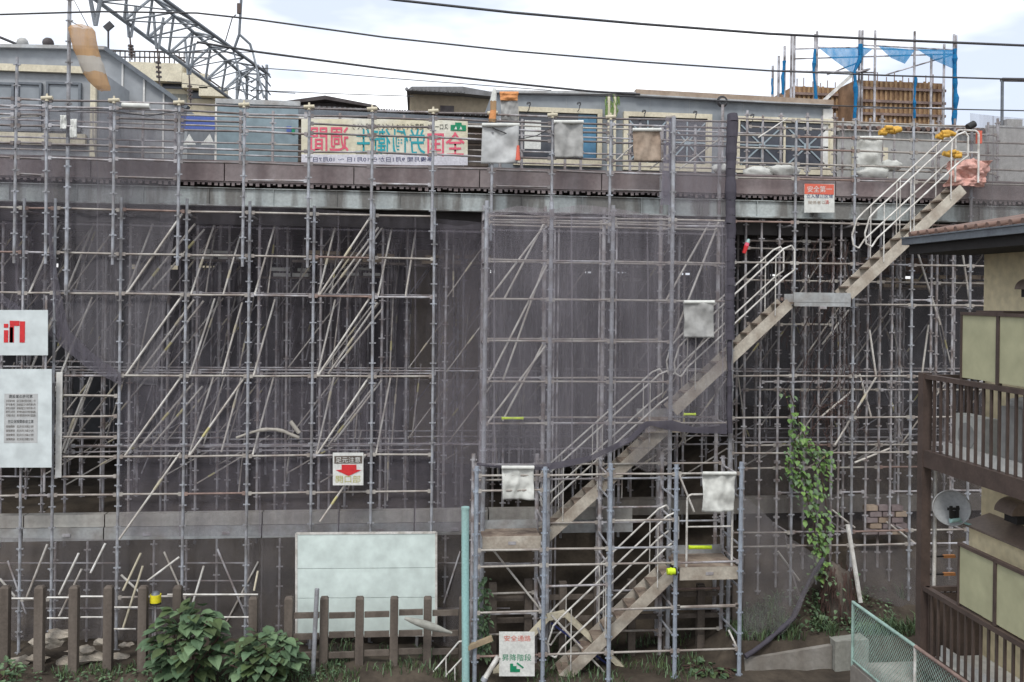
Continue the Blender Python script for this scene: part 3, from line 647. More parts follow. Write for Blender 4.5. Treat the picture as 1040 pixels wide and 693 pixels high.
def sheet(px0, px1, py0, py1, Y, m, name, lb, cat, th=.02, wav=.02, parent=None, top=None, group=None, sk=0, n=18):
    mb = MB(); vs = []; sd = R_(0, 90)
    for j in range(n+1):
        for i in range(n+1):
            u, v = i/n, j/n; p = PY(px0+(px1-px0)*u+sk*v, py0+(py1-py0)*v, Y); p.y += (wav*noise.noise(Vector((u*2.5, v*2.5, sd)))*2+wav*1.1*abs(noise.noise(Vector((u*5+v*1.5, v*1.2, sd+5)))) + wav*.5*abs(noise.noise(Vector((u*2+v*6, v*5-u*3, sd+8))))) if wav else 0; vs.append(p)
    w = n+1; N_ = len(vs)
    back = [Vector((p.x, p.y+th, p.z)) for p in vs]
    fs = [(j*w+i, j*w+w+i, j*w+w+i+1, j*w+i+1) for j in range(n) for i in range(n)]
    ed = [i for i in range(w)] + [w*j+n for j in range(1, w)] + [n*w+i for i in range(n-1, -1, -1)] + [w*j for j in range(n-1, 0, -1)]
    fs += [tuple(N_+k for k in reversed(f)) for f in fs]
    fs += [(ed[k], ed[(k+1) % len(ed)], N_+ed[(k+1) % len(ed)], N_+ed[k]) for k in range(len(ed))]
    mb.add(vs+back, fs, m, bool(wav))
    o = mb.build(name, parent)
    if lb: tag(o, lb, cat, group)
    return o

# banner (seen from behind: mirrored lettering)
YBn = 21.9
a = PY(305, 167, YBn); bn = thing('banner', (a.x, YBn, a.z), 'long pale banner with mirrored red and teal lettering hung behind the guard rails', 'banner')
sheet(306, 475, 121, 168, YBn, 'banner', 'cloth', None, None, wav=0, parent=bn)
sheet(306, 475, 157, 168, YBn-.006, 'banner_low', 'lower_strip', None, None, th=.003, wav=0, parent=bn)
text('全国', 434, 472, 134, 159, YBn-.012, 'pink', 'lettering', bn, True, .009)
text('労働衛生', 361, 432, 131, 157, YBn-.012, 'teal_ink', 'lettering', bn, True, .009)
text('週間', 315, 354, 129, 154, YBn-.012, 'pink', 'lettering', bn, True, .009)
text('スローガン 健康づくりは 人づくり 職場づくり', 358, 455, 125.5, 132, YBn-.012, 'black', 'small_lettering', bn, True)
text('準備月間 9月1日から 10月1日 ～ 10月7日', 318, 440, 159.5, 164.5, YBn-.012, 'navy', 'small_lettering', bn, True)
mb = MB(); p = PY(465.5, 130, YBn-.012); s = .11
mb.box((p.x-.19, YBn-.014, p.z-.07), (p.x+.19, YBn-.011, p.z+.07), 'green_ink'); mb.box((p.x-.08, YBn-.014, p.z+.07), (p.x+.08, YBn-.011, p.z+.13), 'green_ink')
mb.prism([(p.x-.1, p.z-.04), (p.x-.03, p.z-.04), (p.x-.06, p.z+.04)], YBn-.018, YBn-.015, 'paper'); mb.prism([(p.x+.03, p.z-.04), (p.x+.1, p.z-.04), (p.x+.06, p.z+.04)], YBn-.018, YBn-.015, 'paper'); mb.build('emblem', bn)

# signs
def sign(px0, px1, py0, py1, Y, m, lb, name='sign'):
    a = PY(px0, py1, Y); t = thing(name, (a.x, Y, a.z), lb, 'sign'); sheet(px0, px1, py0, py1, Y, m, 'board', None, None, wav=0, parent=t); return t
def block(px0, px1, py0, py1, Y, m, name, parent):
    mb = MB(); a = PY(px0, py1, Y); b = PY(px1, py0, Y); mb.box((a.x, Y-.004, a.z), (b.x, Y, b.z), m); return mb.build(name, parent)
s = sign(817, 847.5, 187, 216, YR-.1, 'sheet_white', 'small red, navy and cream warning sign on the right scaffold below the deck edge')
block(817, 847, 187.5, 197.2, YR-.104, 'red_soft', 'red_band', s); text('安全第一', 820, 845, 189, 195.5, YR-.112, 'paper', 'lettering', s)
text('立入禁止区域', 819, 846, 197.5, 201.5, YR-.108, 'navy', 'lettering', s); text('関係者以外', 821, 843, 204, 207.5, YR-.108, 'sheet_brown', 'lettering', s); text('注', 838, 842, 203, 207, YR-.112, 'red', 'lettering', s)
Yk = YL-.2
s = sign(338, 369, 460, 493, Yk, 'paper', 'white sign with a red arrow tied low on the left scaffold')
block(339.5, 368, 463, 471, Yk-.004, 'fence_post', 'dark_band', s); text('足元注意', 341, 366, 464.2, 470, Yk-.012, 'paper', 'lettering', s)
mb = MB(); P = [PY(*q, Yk) for q in ((347, 472), (362, 472), (362, 477), (367, 477.5), (354, 483.5), (341, 477.5), (347, 477))]; mb.prism([(p.x, p.z) for p in P], Yk-.012, Yk-.008, 'red'); mb.build('arrow', s)
text('開口部', 341, 366, 483, 490.5, Yk-.006, 'olive_ink', 'lettering', s)
Yk = YT-.1
s = sign(507, 543, 642, 687, Yk, 'paper', 'white sign with green lettering at the foot of the stair tower')
text('安全通路', 512, 539, 645.5, 651.5, Yk-.006, 'red_soft', 'lettering', s); text('昇降階段', 510, 539.5, 664.5, 671.5, Yk-.006, 'green_ink', 'lettering', s)
mb = MB(); P = [PY(*q, Yk) for q in ((518, 674), (521, 674), (521, 676.5), (524.5, 676.5), (524.5, 679.5), (528, 679.5), (528, 682.5), (518, 682.5))]; mb.prism([(p.x, p.z) for p in P], Yk-.012, Yk-.006, 'green_ink')
mb.beam(PY(525, 673.5, Yk-.01), PY(531.5, 678.5, Yk-.01), .004, .035, 'green_ink', side=(0, 1, 0)); mb.build('stair_symbol', s)
# white board with red mark
Yk = 20.95
s = sign(-40, 48.5, 315, 361, Yk, 'board_white', 'white sign board with a rounded red mark at the far left edge', 'sign_board')
mb = MB()
for q in ((4, 8.5, 335.5, 348), (4, 8.5, 329, 333), (9.5, 13.5, 332.5, 348), (10, 19.8, 326, 331), (20, 25.5, 326.5, 348), (10, 14.3, 331.2, 348)):
    a = PY(q[0], q[3], Yk); b = PY(q[1], q[2], Yk); mb.box((a.x, Yk-.008, a.z), (b.x, Yk-.003, b.z), 'red')
mb.build('red_mark', s)
s = sign(-40, 52.5, 375, 475, Yk, 'board_white', 'large blank white board with a grey notice sheet at the far left', 'sign_board')
block(4, 38.5, 400, 450, Yk-.001, 'notice', 'notice_sheet', s)
text('建設業の許可票', 9, 33, 401, 404.5, Yk-.010, 'black', 'lettering', s); text('労災保険関係成立票', 8, 34, 426.5, 430, Yk-.010, 'black', 'lettering', s)
for k in range(5):
    text(random.choice(['商号又は名称', '代表者の氏名', '許可番号', '主任技術者']), 6, 15, 406+k*3.7, 408.6+k*3.7, Yk-.010, 'fence_post', 'small_lettering', s); text(random.choice(['国土交通大臣許可第二一号', '東京都知事許可特定建設業', '資格者証交付番号第九号']), 17, 36, 406+k*3.7, 408.6+k*3.7, Yk-.010, 'fence_post', 'small_lettering', s)
for k in range(4):
    text('保険関係', 6, 15, 432+k*4.3, 434.6+k*4.3, Yk-.010, 'fence_post', 'small_lettering', s); text('成立年月日 事業主 住所', 17, 34, 432+k*4.3, 434.6+k*4.3, Yk-.010, 'fence_post', 'small_lettering', s)
for p in (22, 46): mb = MB(); mb.bar((xat(p, 21.1), 21.1, zat(500, 21.1, 20)), (xat(p, 21.1), 21.1, zat(300, 21.1, 20)), .025, 'galv_old'); tag(mb.build('support_pipe'), ('left' if p == 22 else 'right')+' upright pipe behind the white sign boards at the far left', 'pipe')
# pale green board
Yk = 21.0
a = PY(302, 645, Yk); s = thing('blank_board', (a.x, Yk, a.z), 'large blank pale green board behind the timber fence', 'board')
for (p0, p1) in ((543, 577.5), (578, 607.5), (608, 645)):
    mb = MB(); A = PY(302, p0, Yk); B = PY(442, p0-1, Yk); C = PY(442, p1-1, Yk); Dd = PY(302, p1, Yk)
    mb.prism([(A.x, A.z), (B.x, B.z), (C.x, C.z), (Dd.x, Dd.z)], Yk, Yk+.03, 'board_green'); mb.build('panel', s)
mb = MB()
for (p, q) in (((301, 542), (443, 541)), ((443, 541), (443, 645)), ((301, 542), (301, 646)), ((301, 646), (443, 645))): mb.beam(PY(*p, Yk), PY(*q, Yk), .03, .05, 'rail_white', side=(0, 1, 0))
mb.build('frame', s)
for p in (320, 428): mb = MB(); q = PY(p, 640, Yk+.06); mb.bar((q.x-.12, Yk+.06, .2), (q.x, Yk+.06, zat(560, Yk, p)), .04, 'galv', 8); mb.build('leg', s)

# hanging sheets
for args in ((510, 542, 475, 508, YT+.0-.06, 'sheet_white', 'white sheet hung on the top left rail of the stair tower'), (714, 747, 481, 520, YT-.06, 'sheet_white', 'white cloth hung on the top right rail of the stair tower'),
             (695, 725, 307, 343, 20.4, 'sheet_grey', 'grey sheet hung on the net right of the third stair flight'), (490, 527, 127, 166, YU-.1, 'notice', 'pale grey sheet hung on the guard rail left of the blue window'),
             (563, 592, 124, 160, YU-.1, 'sheet_grey', 'grey sheet with white top hem hung before the blue window'), (643, 671, 132, 164, YU-.1, 'sheet_brown', 'brown sheet with white top hem hung before the middle window'),
             (870, 896, 140, 168, YR+.4, 'sheet_white', 'white sheet on the deck right of the last window'), (508, 526, 95, 123, YU+.05, 'sheet_grey', 'small flag-like sheet with orange top beside the orange wrapped post')):
    px0, px1, py0, py1, Y, m, lb = args
    t = thing('hanging_sheet', PY(px0, py1, Y), lb, 'sheet')
    sheet(px0, px1, py0, py1, Y, m, 'cloth', None, None, wav=.05, parent=t, sk=R_(-1.5, 1))
    mb = MB(); mb.bar(PY(px0-.5, py0, Y), PY(px1+.5, py0, Y), .045, 'orange' if px0 == 508 else 'sheet_white', 8); mb.build('top_hem', t)
    if px0 == 508: sheet(px0, px1, 94, 102, Y-.06, 'orange', 'orange_band', None, None, wav=.02, th=.01, parent=t, sk=0)
cloth_tube([(502, 90, 1.2), (502, 95, 2.6), (501, 103, 3.2), (501, 112, 3.2), (500, 121, 3.8), (500, 124, 3)], YU-.05, 'net_orange', 'wrapped_post_cap', 'orange and white cloth wrapped round a post top left of the blue window', 'cloth wrap', ['sheet_white', 'sheet_white', 'net_orange', 'orange', 'net_orange'])
sheet(183, 218, 118, 132, 22.9, 'blue_poster', 'poster', 'blue poster with white peaks beside the blue grey hoarding', 'poster', wav=0)
mb = MB(); Y = 22.86
for a_, b_, c_ in ((186, 192, 199), (204, 213, 218)): P = [PY(a_, 147, Y), PY(c_, 147, Y), PY(b_, 136, Y)]; mb.prism([(p.x, p.z) for p in P], Y, Y+.02, 'paper')
tag(mb.build('poster_triangles'), 'two white triangular sheets below the blue poster', 'sheet')
sheet(122, 158, 117, 143, 22.5, 'wall_grey', 'leaning_sheet', 'plain grey sheet leaning behind the guard rail left of the poster', 'sheet', wav=0)
sheet(61, 67, 117, 131, YU-.05, 'paper', 'paper_tag', 'upper torn white paper tag on the left guard rail', 'tag', wav=.03); sheet(71, 78, 121, 140, YU-.05, 'paper', 'paper_tag', 'lower torn white paper tag on the left guard rail', 'tag', wav=.03)
mb = MB(); mb.bar(PY(124, 107, YU-.03), PY(152, 108, YU-.03), .06, 'sheet_white', 8); tag(mb.build('pipe_cover'), 'white sleeve on the top guard rail at the left', 'pipe cover')
# red & green lamp by the right scaffold
mb = MB(); p = PY(758, 250, YR-.3); mb.bar(p+Vector((-.06, 0, -.18)), p, .045, 'red', 8, r2=.06); mb.bar(p, p+Vector((.03, 0, .08)), .06, 'pink', 8, r2=.05); mb.bar(p+Vector((.03, 0, .08)), p+Vector((.06, 0, .17)), .055, 'teal_paint', 8, r2=.03); tag(mb.build('signal_lamp'), 'small red lamp with a pale green cap hung right of the long purple net roll', 'lamp')
mb = MB(); p = PY(526, 163, YU-.15); mb.bar(p, p+Vector((0, 0, .35)), .06, 'red_soft', 8, r2=.03); tag(mb.build('red_cloth'), 'small red cloth tied at the guard rail below the blue window', 'cloth')
mb = MB(); p = PY(994, 138, YR-.3); mb.box((p.x-.06, p.y-.05, p.z-.2), (p.x+.06, p.y+.03, p.z+.12), 'red_soft'); mb.bar(p+Vector((-.3, 0, .2)), p+Vector((-.12, 0, .3)), .09, 'black', 8); tag(mb.build('red_lantern'), 'red box lantern beside the hoop rail at the top right', 'lantern')
# orange pads at the head of the stairs
for (px, py, lb) in ((905, 132, 'orange pad wrapped on the rail left of the uppermost hoop'), (962, 137, 'orange pad wrapped on the hoop rail at the stair head'), (967, 155, 'lower orange pad at the side of the stair head')):
    mb = MB(); p = PY(px, py, YR-.5)
    for k in range(7): q = p+Vector((R_(-.2, .2), R_(-.05, .05), R_(-.07, .07))); mb.bar(q-Vector((.09, 0, R_(-.04, .04))), q+Vector((.09, 0, R_(-.04, .04))), R_(.05, .075), 'orange_pad', 8)
    tag(mb.build('orange_pad'), lb, 'pad')

# blob helper (lumpy closed shapes)
def blob_mb(c, rad, m, n=16, amp=.18, fr=1.6, mb=None, seed=0.):
    mb = mb or MB(); vs = []; k = n//2
    for j in range(k+1):
        th = math.pi*j/k
        for i in range(n):
            ph = 2*math.pi*i/n; d = Vector((math.sin(th)*math.cos(ph), math.sin(th)*math.sin(ph), math.cos(th)))
            s = 1+amp*2*noise.noise(d*fr+Vector((seed, 0, 0))); vs.append(Vector(c)+Vector((d.x*rad[0], d.y*rad[1], d.z*rad[2]))*s)
    mb.add(vs, [(j*n+i, (j+1)*n+i, (j+1)*n+(i+1) % n, j*n+(i+1) % n) for j in range(k) for i in range(n)], m, True)
    return mb
t = thing('tarp_bundle', PY(988, 190, YR-.3), 'crumpled pink tarpaulin wrapped round the rail at the head of the stairs', 'tarpaulin')
sheet(966, 1008, 163, 189, YR-.45, 'pink_tarp', 'front_drape', None, None, wav=.16, th=.03, parent=t, sk=-3, n=34)
mb = MB(); c_ = PY(985, 172, YR-.2); blob_mb(c_, (.44, .22, .2), 'pink_tarp', 40, .2, 2.2, mb, 3)
mb.v = [tuple(Vector(v)+(Vector(v)-c_).normalized()*(.12*abs(noise.noise(Vector(v)*7))+.06*abs(noise.noise(Vector(v)*15)))) for v in mb.v]; mb.build('folded_top', t)

for k, (px, py, w, lb) in enumerate(((735, 172, .3, 'white bag on the deck beside the long net roll'), (770, 176, .35, 'white bag on the deck below the third window'), (795, 173, .4, 'largest white bag on the deck behind the red banded sign'), (885, 176, .45, 'white bag heap on the deck below the uppermost handrail'), (905, 168, .3, 'small white bag on top of the heap below the handrail'))):
    mb = blob_mb(PY(px, py, 21.95), (w, .2, w*.45), 'sheet_white', 16, .25, 2.0, seed=k*4.4+60); tag(mb.build('white_bag'), lb, 'bag')
# ------------------------------------------------------------------ buildings on and behind the deck
def zz(py, Y, px): return PY(px, py, Y).z
# left station building
Yb = 24.2
st = thing('station_building', (xat(-60, Yb), Yb, z_top), 'grey station building with cream framed windows at the far left of the deck', 'building')
mb = MB(); xa, xb = xat(-120, Yb), xat(96, Yb); mb.box((xa, Yb+.1, z_top-.05), (xb, Yb+2.5, zz(67, Yb, 0)), 'wall_grey'); mb.build('wall', st)
mb = MB(); mb.box((xa, Yb-.05, zz(73, Yb, 30)), (xb-.3, Yb+.08, zz(66, Yb, 30)), 'cream_frame'); mb.box((xa, Yb-.04, zz(147, Yb, 30)), (xb-.3, Yb+.08, zz(135, Yb, 30)), 'cream_frame'); mb.box((xb-.18, Yb-.05, z_top-.02), (xb-.05, Yb+.08, zz(82, Yb, 90)), 'cream_frame'); mb.build('beam', st)
for (p0, p1) in ((-50, -16), (-14, 14), (16, 42), (46, 82)):
    w = MB(); a = PY(p0, 133, Yb); b = PY(p1, 84, Yb); 
    for q in ((a.x, a.z, a.x+.06, b.z), (b.x-.06, a.z, b.x, b.z), (a.x+.062, b.z-.06, b.x-.062, b.z), (a.x+.062, a.z, b.x-.062, a.z+.06)): w.box((q[0], Yb-.0, q[1]), (q[2], Yb+.09, q[3]), 'house_trim')
    f = w.build('window', st); g = MB(); g.box((a.x+.06, Yb+.05, a.z+.06), (b.x-.06, Yb+.07, b.z-.06), 'wall_blue'); g.build('pane', f)
# grey shed with sloping gable
Yb = 27; P = [PY(*q, Yb) for q in ((-80, 47), (108, 51), (190, 110), (190, 175), (-80, 175))]
gs = thing('grey_shed', (P[0].x, Yb, z_top), 'long grey clad shed with a sloping right end behind the left deck', 'building')
mb = MB(); mb.prism([(p.x, p.z) for p in P], Yb, Yb+7, 'wall_grey'); mb.build('wall', gs)
mb = MB(); mb.beam(PY(-80, 46, Yb-.05), PY(108, 50, Yb-.05), .3, .1, 'steel_board'); mb.beam(PY(108, 50, Yb-.06), PY(191, 110, Yb-.06), .3, .12, 'house_trim'); mb.build('roof_edge', gs)
for p in (120, 142, 162): mb = MB(); mb.box((xat(p, Yb), Yb-.04, z_top), (xat(p, Yb)+.05, Yb-.002, zz(52+(p-108)*.72+4, Yb, p)), 'white_paint'); mb.build('downpipe', gs)
for (px, r) in ((23, 5), (49, 5)): 
    c = PY(px, 44, 30); mb = blob_mb(c, (.18, .18, .18), 'sheet_grey' if px == 23 else 'dark_tile', 12, .02); tag(mb.build('roof_ventilator'), ('pale' if px == 23 else 'dark')+' round ventilator on the roof of the grey shed', 'ventilator')
mb = MB(); mb.bar(PY(0, 38, 32), PY(22, 47, 32), .05, 'cable'); mb.bar(PY(110, 25, 30), PY(110, 52, 30), .03, 'cable'); mb.beam(PY(107, 30, 30), PY(114, 24, 30), .1, .2, 'cable'); tag(mb.build('roof_antenna'), 'thin dark antenna mast above the grey shed roof', 'antenna')
# cream apartment
Yb = 44
ap = thing('apartment_block', (xat(185, Yb), Yb, 0), 'cream apartment block with stepped balconies behind the catenary truss', 'building')
mb = MB(); P = [PY(*q, Yb) for q in ((128, 66), (190, 68), (200, 75), (240, 103), (255, 116), (255, 190), (128, 190))]; 
P[5].z = P[6].z = 0; mb.prism([(p.x, p.z) for p in P], Yb, Yb+10, 'cream_wall'); mb.build('wall', ap)
for (x0, x1, y0, y1, m) in ((128, 188, 68, 84, 'cream_frame'), (165, 190, 84, 90, 'window_dark'), (188, 214, 78, 92, 'cream_frame'), (192, 215, 92, 100, 'window_dark'), (205, 232, 92, 100, 'cream_frame'), (168, 190, 96, 106, 'concrete_pale')):
    mb = MB(); a = PY(x0, y1, Yb); b = PY(x1, y0, Yb); mb.box((a.x, Yb-(.6 if m == 'cream_frame' else .05), a.z), (b.x, Yb-.01, b.z), m); mb.build('balcony' if m == 'cream_frame' else ('window' if m == 'window_dark' else 'wall_patch'), ap)
mb = MB()
for p in range(112, 190, 5): mb.bar(PY(p, 66, Yb-.3), PY(p, 52, Yb-.3), .03, 'dark_tile', 4)
for py in (52, 58): mb.bar(PY(110, py, Yb-.3), PY(215, py+1, Yb-.3), .035, 'dark_tile', 4)
mb.bar(PY(178, 56, Yb-.3), PY(228, 92, Yb-.3), .04, 'dark_tile', 4); mb.build('roof_railing', ap)
# blue grey hoarding
Yb = 23
hd = thing('hoarding', (xat(220, Yb), Yb, z_top), 'tall plain blue grey hoarding between the poster and the banner', 'hoarding')
mb = MB(); a = PY(220, 164, Yb); b = PY(303, 108, Yb); mb.box((a.x, Yb, a.z), (b.x, Yb+.08, b.z), 'hoarding'); mb.build('panel', hd)
mb = MB(); mb.box((a.x-.04, Yb-.02, a.z-.05), (b.x+.04, Yb+.1, a.z), 'white_paint'); mb.box((a.x-.05, Yb-.02, a.z), (a.x, Yb+.1, b.z+.05), 'white_paint'); mb.box((a.x-.04, Yb-.04, b.z), (b.x+.04, Yb+.1, b.z+.12), 'steel_board'); mb.build('frame', hd)
mb = MB(); a = PY(291, 134, Yb-.03); mb.box((a.x, Yb-.03, a.z), (a.x+.12, Yb-.01, a.z+.14), 'blue_poster'); mb.box((a.x+.13, Yb-.03, a.z-.05), (a.x+.2, Yb-.01, a.z+.1), 'green_ink'); mb.build('sticker', hd)
# corrugated canopy
Yb = 24.5
cn = thing('canopy', (xat(275, Yb), Yb, z_top), 'low platform canopy with a wavy tiled edge behind the banner', 'canopy')
mb = MB(); n = 90
for i in range(n):
    p0 = 262+i*(500-262)/n; a = PY(p0, 107+(p0-262)*.045, Yb); w = 2.65*Yb/F_PX
    mb.bar((a.x+w/2, Yb-.1, a.z), (a.x+w/2, Yb+2.2, a.z+.35), w*.5, 'grey_tile' if i % 2 else 'dark_tile', 6)
mb.build('roof', cn)
mb = MB(); mb.beam(PY(262, 112, Yb), PY(500, 124, Yb), .2, .15, 'house_trim'); mb.beam(PY(262, 117, Yb), PY(500, 129, Yb), .15, .08, 'white_paint'); mb.build('eave', cn)
mb = MB(); a = PY(300, 170, Yb+.4); b = PY(500, 122, Yb+.4); mb.box((a.x, Yb+.5, z_top-.02), (b.x, Yb+.6, b.z), 'sheet_brown'); 
for k in range(8): mb.box((a.x, Yb+.44, z_top+.05+k*.16), (b.x, Yb+.497, z_top+.05+k*.16+.1), 'fence_post')
mb.build('slatted_wall', cn)
# middle station building
Yb = 23.9; ZB = z_top-.04
sb = thing('station_building', (xat(500, Yb), Yb, ZB), 'long blue grey station building with three cream framed windows on the deck', 'building')
P = [PY(500, 94, Yb), PY(640, 95, Yb), PY(845, 108, Yb)]
mb = MB(); mb.prism([(P[0].x, ZB), (P[0].x, P[0].z), (P[1].x, P[1].z), (P[2].x, P[2].z), (P[2].x, ZB)], Yb, Yb+6, 'wall_blue'); mb.build('wall', sb)
mb = MB(); mb.beam(P[0]+Vector((0, -.05, 0)), PY(645, 95.5, Yb-.05), .2, .07, 'steel_board'); mb.beam(PY(645, 94, Yb-.05), PY(845, 105, Yb-.05), .2, .14, 'sheet_brown'); mb.beam(PY(645, 97, Yb-.09), PY(845, 108, Yb-.09), .2, .04, 'steel_board'); mb.build('roof_edge', sb)
mb = MB(); mb.box((P[2].x-.28, Yb-.06, ZB), (P[2].x, Yb-.003, P[2].z-.1), 'white_paint'); mb.build('corner_post', sb)
for q in (540, 575, 610, 660, 700, 755, 790):
    mb = MB(); a = PY(q, 100, Yb); mb.box((a.x, Yb-.008, zz(116, Yb, q)), (a.x+.012, Yb-.001, a.z), 'wall_grey'); mb.build('panel_joint', sb)
def win(x0, x1, y0, y1, pane, star=False):
    a = PY(x0, y1, Yb); b = PY(x1, y0, Yb); fw_ = .13
    w = MB()
    for q in ((a.x, a.z, a.x+fw_, b.z), (b.x-fw_, a.z, b.x, b.z), (a.x+fw_, b.z-fw_, b.x-fw_, b.z), (a.x+fw_, a.z, b.x-fw_, a.z+fw_*1.6)): w.box((q[0], Yb-.12, q[1]), (q[2], Yb-.005, q[3]), 'cream_frame')
    f = w.build('window', sb); g = MB(); g.box((a.x+fw_, Yb-.03, a.z+fw_*1.6), (b.x-fw_, Yb-.012, b.z-fw_), pane); g.build('pane', f)
    if star:
        g = MB(); n = star; W = (b.x-a.x-2*fw_)/n
        for k in range(n):
            cx = a.x+fw_+W*(k+.5); cz = (a.z+b.z)/2
            for dx, dz in ((.46, .45), (.46, -.45), (0, .5), (.5, 0)):
                hx, hz = W*dx, (b.z-a.z-.35)*dz; g.beam((cx-hx, Yb-.05, cz-hz), (cx+hx, Yb-.05, cz+hz), .02, .04, 'star_steel', side=(0, 1, 0))
            g.box((cx-.09, Yb-.075, cz-.09), (cx+.09, Yb-.062, cz+.09), 'star_steel'); g.box((cx+W/2-.03, Yb-.07, a.z+.2), (cx+W/2+.03, Yb-.035, b.z-.15), 'cream_frame')
        g.build('star_brace', f)
    return f, a, b
f, a, b = win(521, 611, 112, 168, 'window_dark'); g = MB(); g.box((b.x-.65, Yb-.04, a.z+.25), (b.x-.15, Yb-.032, b.z-.15), 'window_blue'); g.build('blue_reflection', f); g = MB(); g.box((a.x+.3, Yb-.04, a.z+.45), (a.x+.75, Yb-.032, b.z-.35), 'paper'); g.build('paper_sheet', f)
win(632, 722, 117, 173, 'window_dark', 2); win(745, 846, 122, 176, 'window_dark', 2)
for (q, y0, y1) in ((617, 95, 165), (624, 95, 165)): pass
mb = MB()
for q in (618.5, 624.5): mb.bar(PY(q, 97, Yb-.35), (PY(q, 140, Yb-.35).x, Yb-.35, ZB), .04, 'cream_frame', 8)
o = mb.build('downpipe', sb)
mb = MB()
for k in range(34): 
    q = PY(R_(615, 628), R_(96, 112), Yb-.35); mb.bar(q, q+Vector((R_(-.06, .06), R_(-.05, .05), -R_(.1, .3))), .03, 'green_tape', 5, r2=.008)
tag(mb.build('moss_tuft'), 'tuft of green moss hanging on the twin downpipes', 'moss')
for (q, py) in ((537, 108), (588, 108), (654, 116), (706, 117), (764, 120)):
    mb = MB(); c = PY(q, py, Yb-.3); mb.path([c+Vector((math.cos(t)*.05, 0, .06+math.sin(t)*.05)) for t in [k*.7-1.5 for k in range(8)]]+[c+Vector((.05, 0, .1)), c+Vector((0, 0, -.1))], .012, 'cable', 5); mb.bar(c+Vector((0, 0, -.1)), c+Vector((0, .3, -.1)), .012, 'cable', 5); mb.build('roof_hook', sb)
mb = MB(); c = PY(734, 103, Yb-.4)
for k in range(3):
    R0 = .11+k*.02; mb.path([c+Vector((math.cos(t)*R0, k*.02, math.sin(t)*R0)) for t in [i*.45 for i in range(15)]], .014, 'cable', 5)
mb.bar(c+Vector((0, 0, -.1)), (c.x, c.y, ZB), .045, 'galv_old', 8); tag(mb.build('cable_coil'), 'black coil of cable on a post top between the second and third windows', 'cable')
# tan house
def house_simple(px0, px1, py0, py1, Y, dep, wall, roofm, lb, roof_pts, z0=0, win_=()):
    a = PY(px0, py1, Y); b = PY(px1, py0, Y); t = thing('distant_house', (a.x, Y, z0), lb, 'house')
    mb = MB(); mb.box((a.x, Y, z0), (b.x, Y+dep, b.z), wall); mb.build('wall', t)
    mb = MB(); Q = [PY(*p, Y-.5) for p in roof_pts]; mb.prism([(q.x, q.z) for q in Q], Y-.5, Y+dep+.5, roofm)
    for k in range(14):
        q = Q[0].lerp(Q[-1], k/13); mb.bar((q.x, Y-.55, q.z+.05), (q.x, Y-.4, q.z+.05), .06, roofm, 6)
    mb.build('roof', t)
    for (x0, x1, y0, y1, m) in win_:
        c = PY(x0, y1, Y); d = PY(x1, y0, Y); mb = MB(); mb.box((c.x, Y-.06, c.z), (d.x, Y-.005, d.z), m); mb.build('window', t)
house_simple(416, 500, 93, 115, 33, 8, 'tan_house', 'grey_tile', 'tan house with a low grey roof behind the platform canopy', [(413, 92), (418, 88), (470, 88), (503, 94), (500, 98), (470, 95)], win_=((447, 461, 108, 114, 'dark_tile'),))
house_simple(285, 375, 106, 116, 36, 8, 'dark_tile', 'dark_tile', 'low dark roofed house behind the banner', [(272, 105), (330, 97), (382, 107), (385, 110), (330, 101), (272, 108)])
# far right roof and hoardings on the deck
t = thing('equipment_shelter', (xat(866, 24), 24, z_top), 'grey shelter with a brown tiled edge and cream panel on the right of the deck', 'shelter')
mb = MB(); a = PY(850, 180, 24); b = PY(1060, 132, 24); mb.box((a.x, 24, z_top-.04), (b.x, 26, b.z), 'sheet_grey'); mb.build('wall', t)
mb = MB(); 
for i in range(42): q = PY(846+i*5, 130+i*.1, 23.9); mb.bar((q.x, 23.8, q.z), (q.x, 26, q.z+.2), .065, 'roof_tile' if i % 2 else 'dark_tile', 6)
mb.build('roof', t)
mb = MB(); a = PY(866, 180, 23.9); b = PY(902, 150, 23.9); mb.box((a.x, 23.9, z_top), (b.x, 23.98, b.z), 'cream_frame'); mb.build('panel', t)
mb = MB(); a = PY(1002, 165, 22.6); b = PY(1062, 131, 22.6); mb.box((a.x, 22.6, z_top), (b.x, 22.66, b.z), 'sheet_grey'); mb.box((b.x-.01, 22.57, z_top), (b.x+.1, 22.7, b.z), 'white_paint'); mb.box((a.x, 22.58, b.z), (b.x, 22.68, b.z+.05), 'steel_board'); tag(mb.build('hoarding'), 'grey site hoarding at the far right of the deck', 'hoarding')
# lamp gallows at right
mb = MB(); Y = 28; mb.bar(PY(1018, 81, Y), (PY(1018, 130, Y).x, Y, z_top), .05, 'house_trim'); mb.beam(PY(1017, 81, Y), PY(1075, 82, Y), .15, .1, 'dark_tile'); c = PY(1026, 126, Y); mb.box((c.x-.25, Y-.2, c.z-.1), (c.x+.3, Y+.2, c.z+.12), 'sheet_grey'); tag(mb.build('platform_light_post'), 'thin post with a horizontal arm at the far right skyline', 'post')

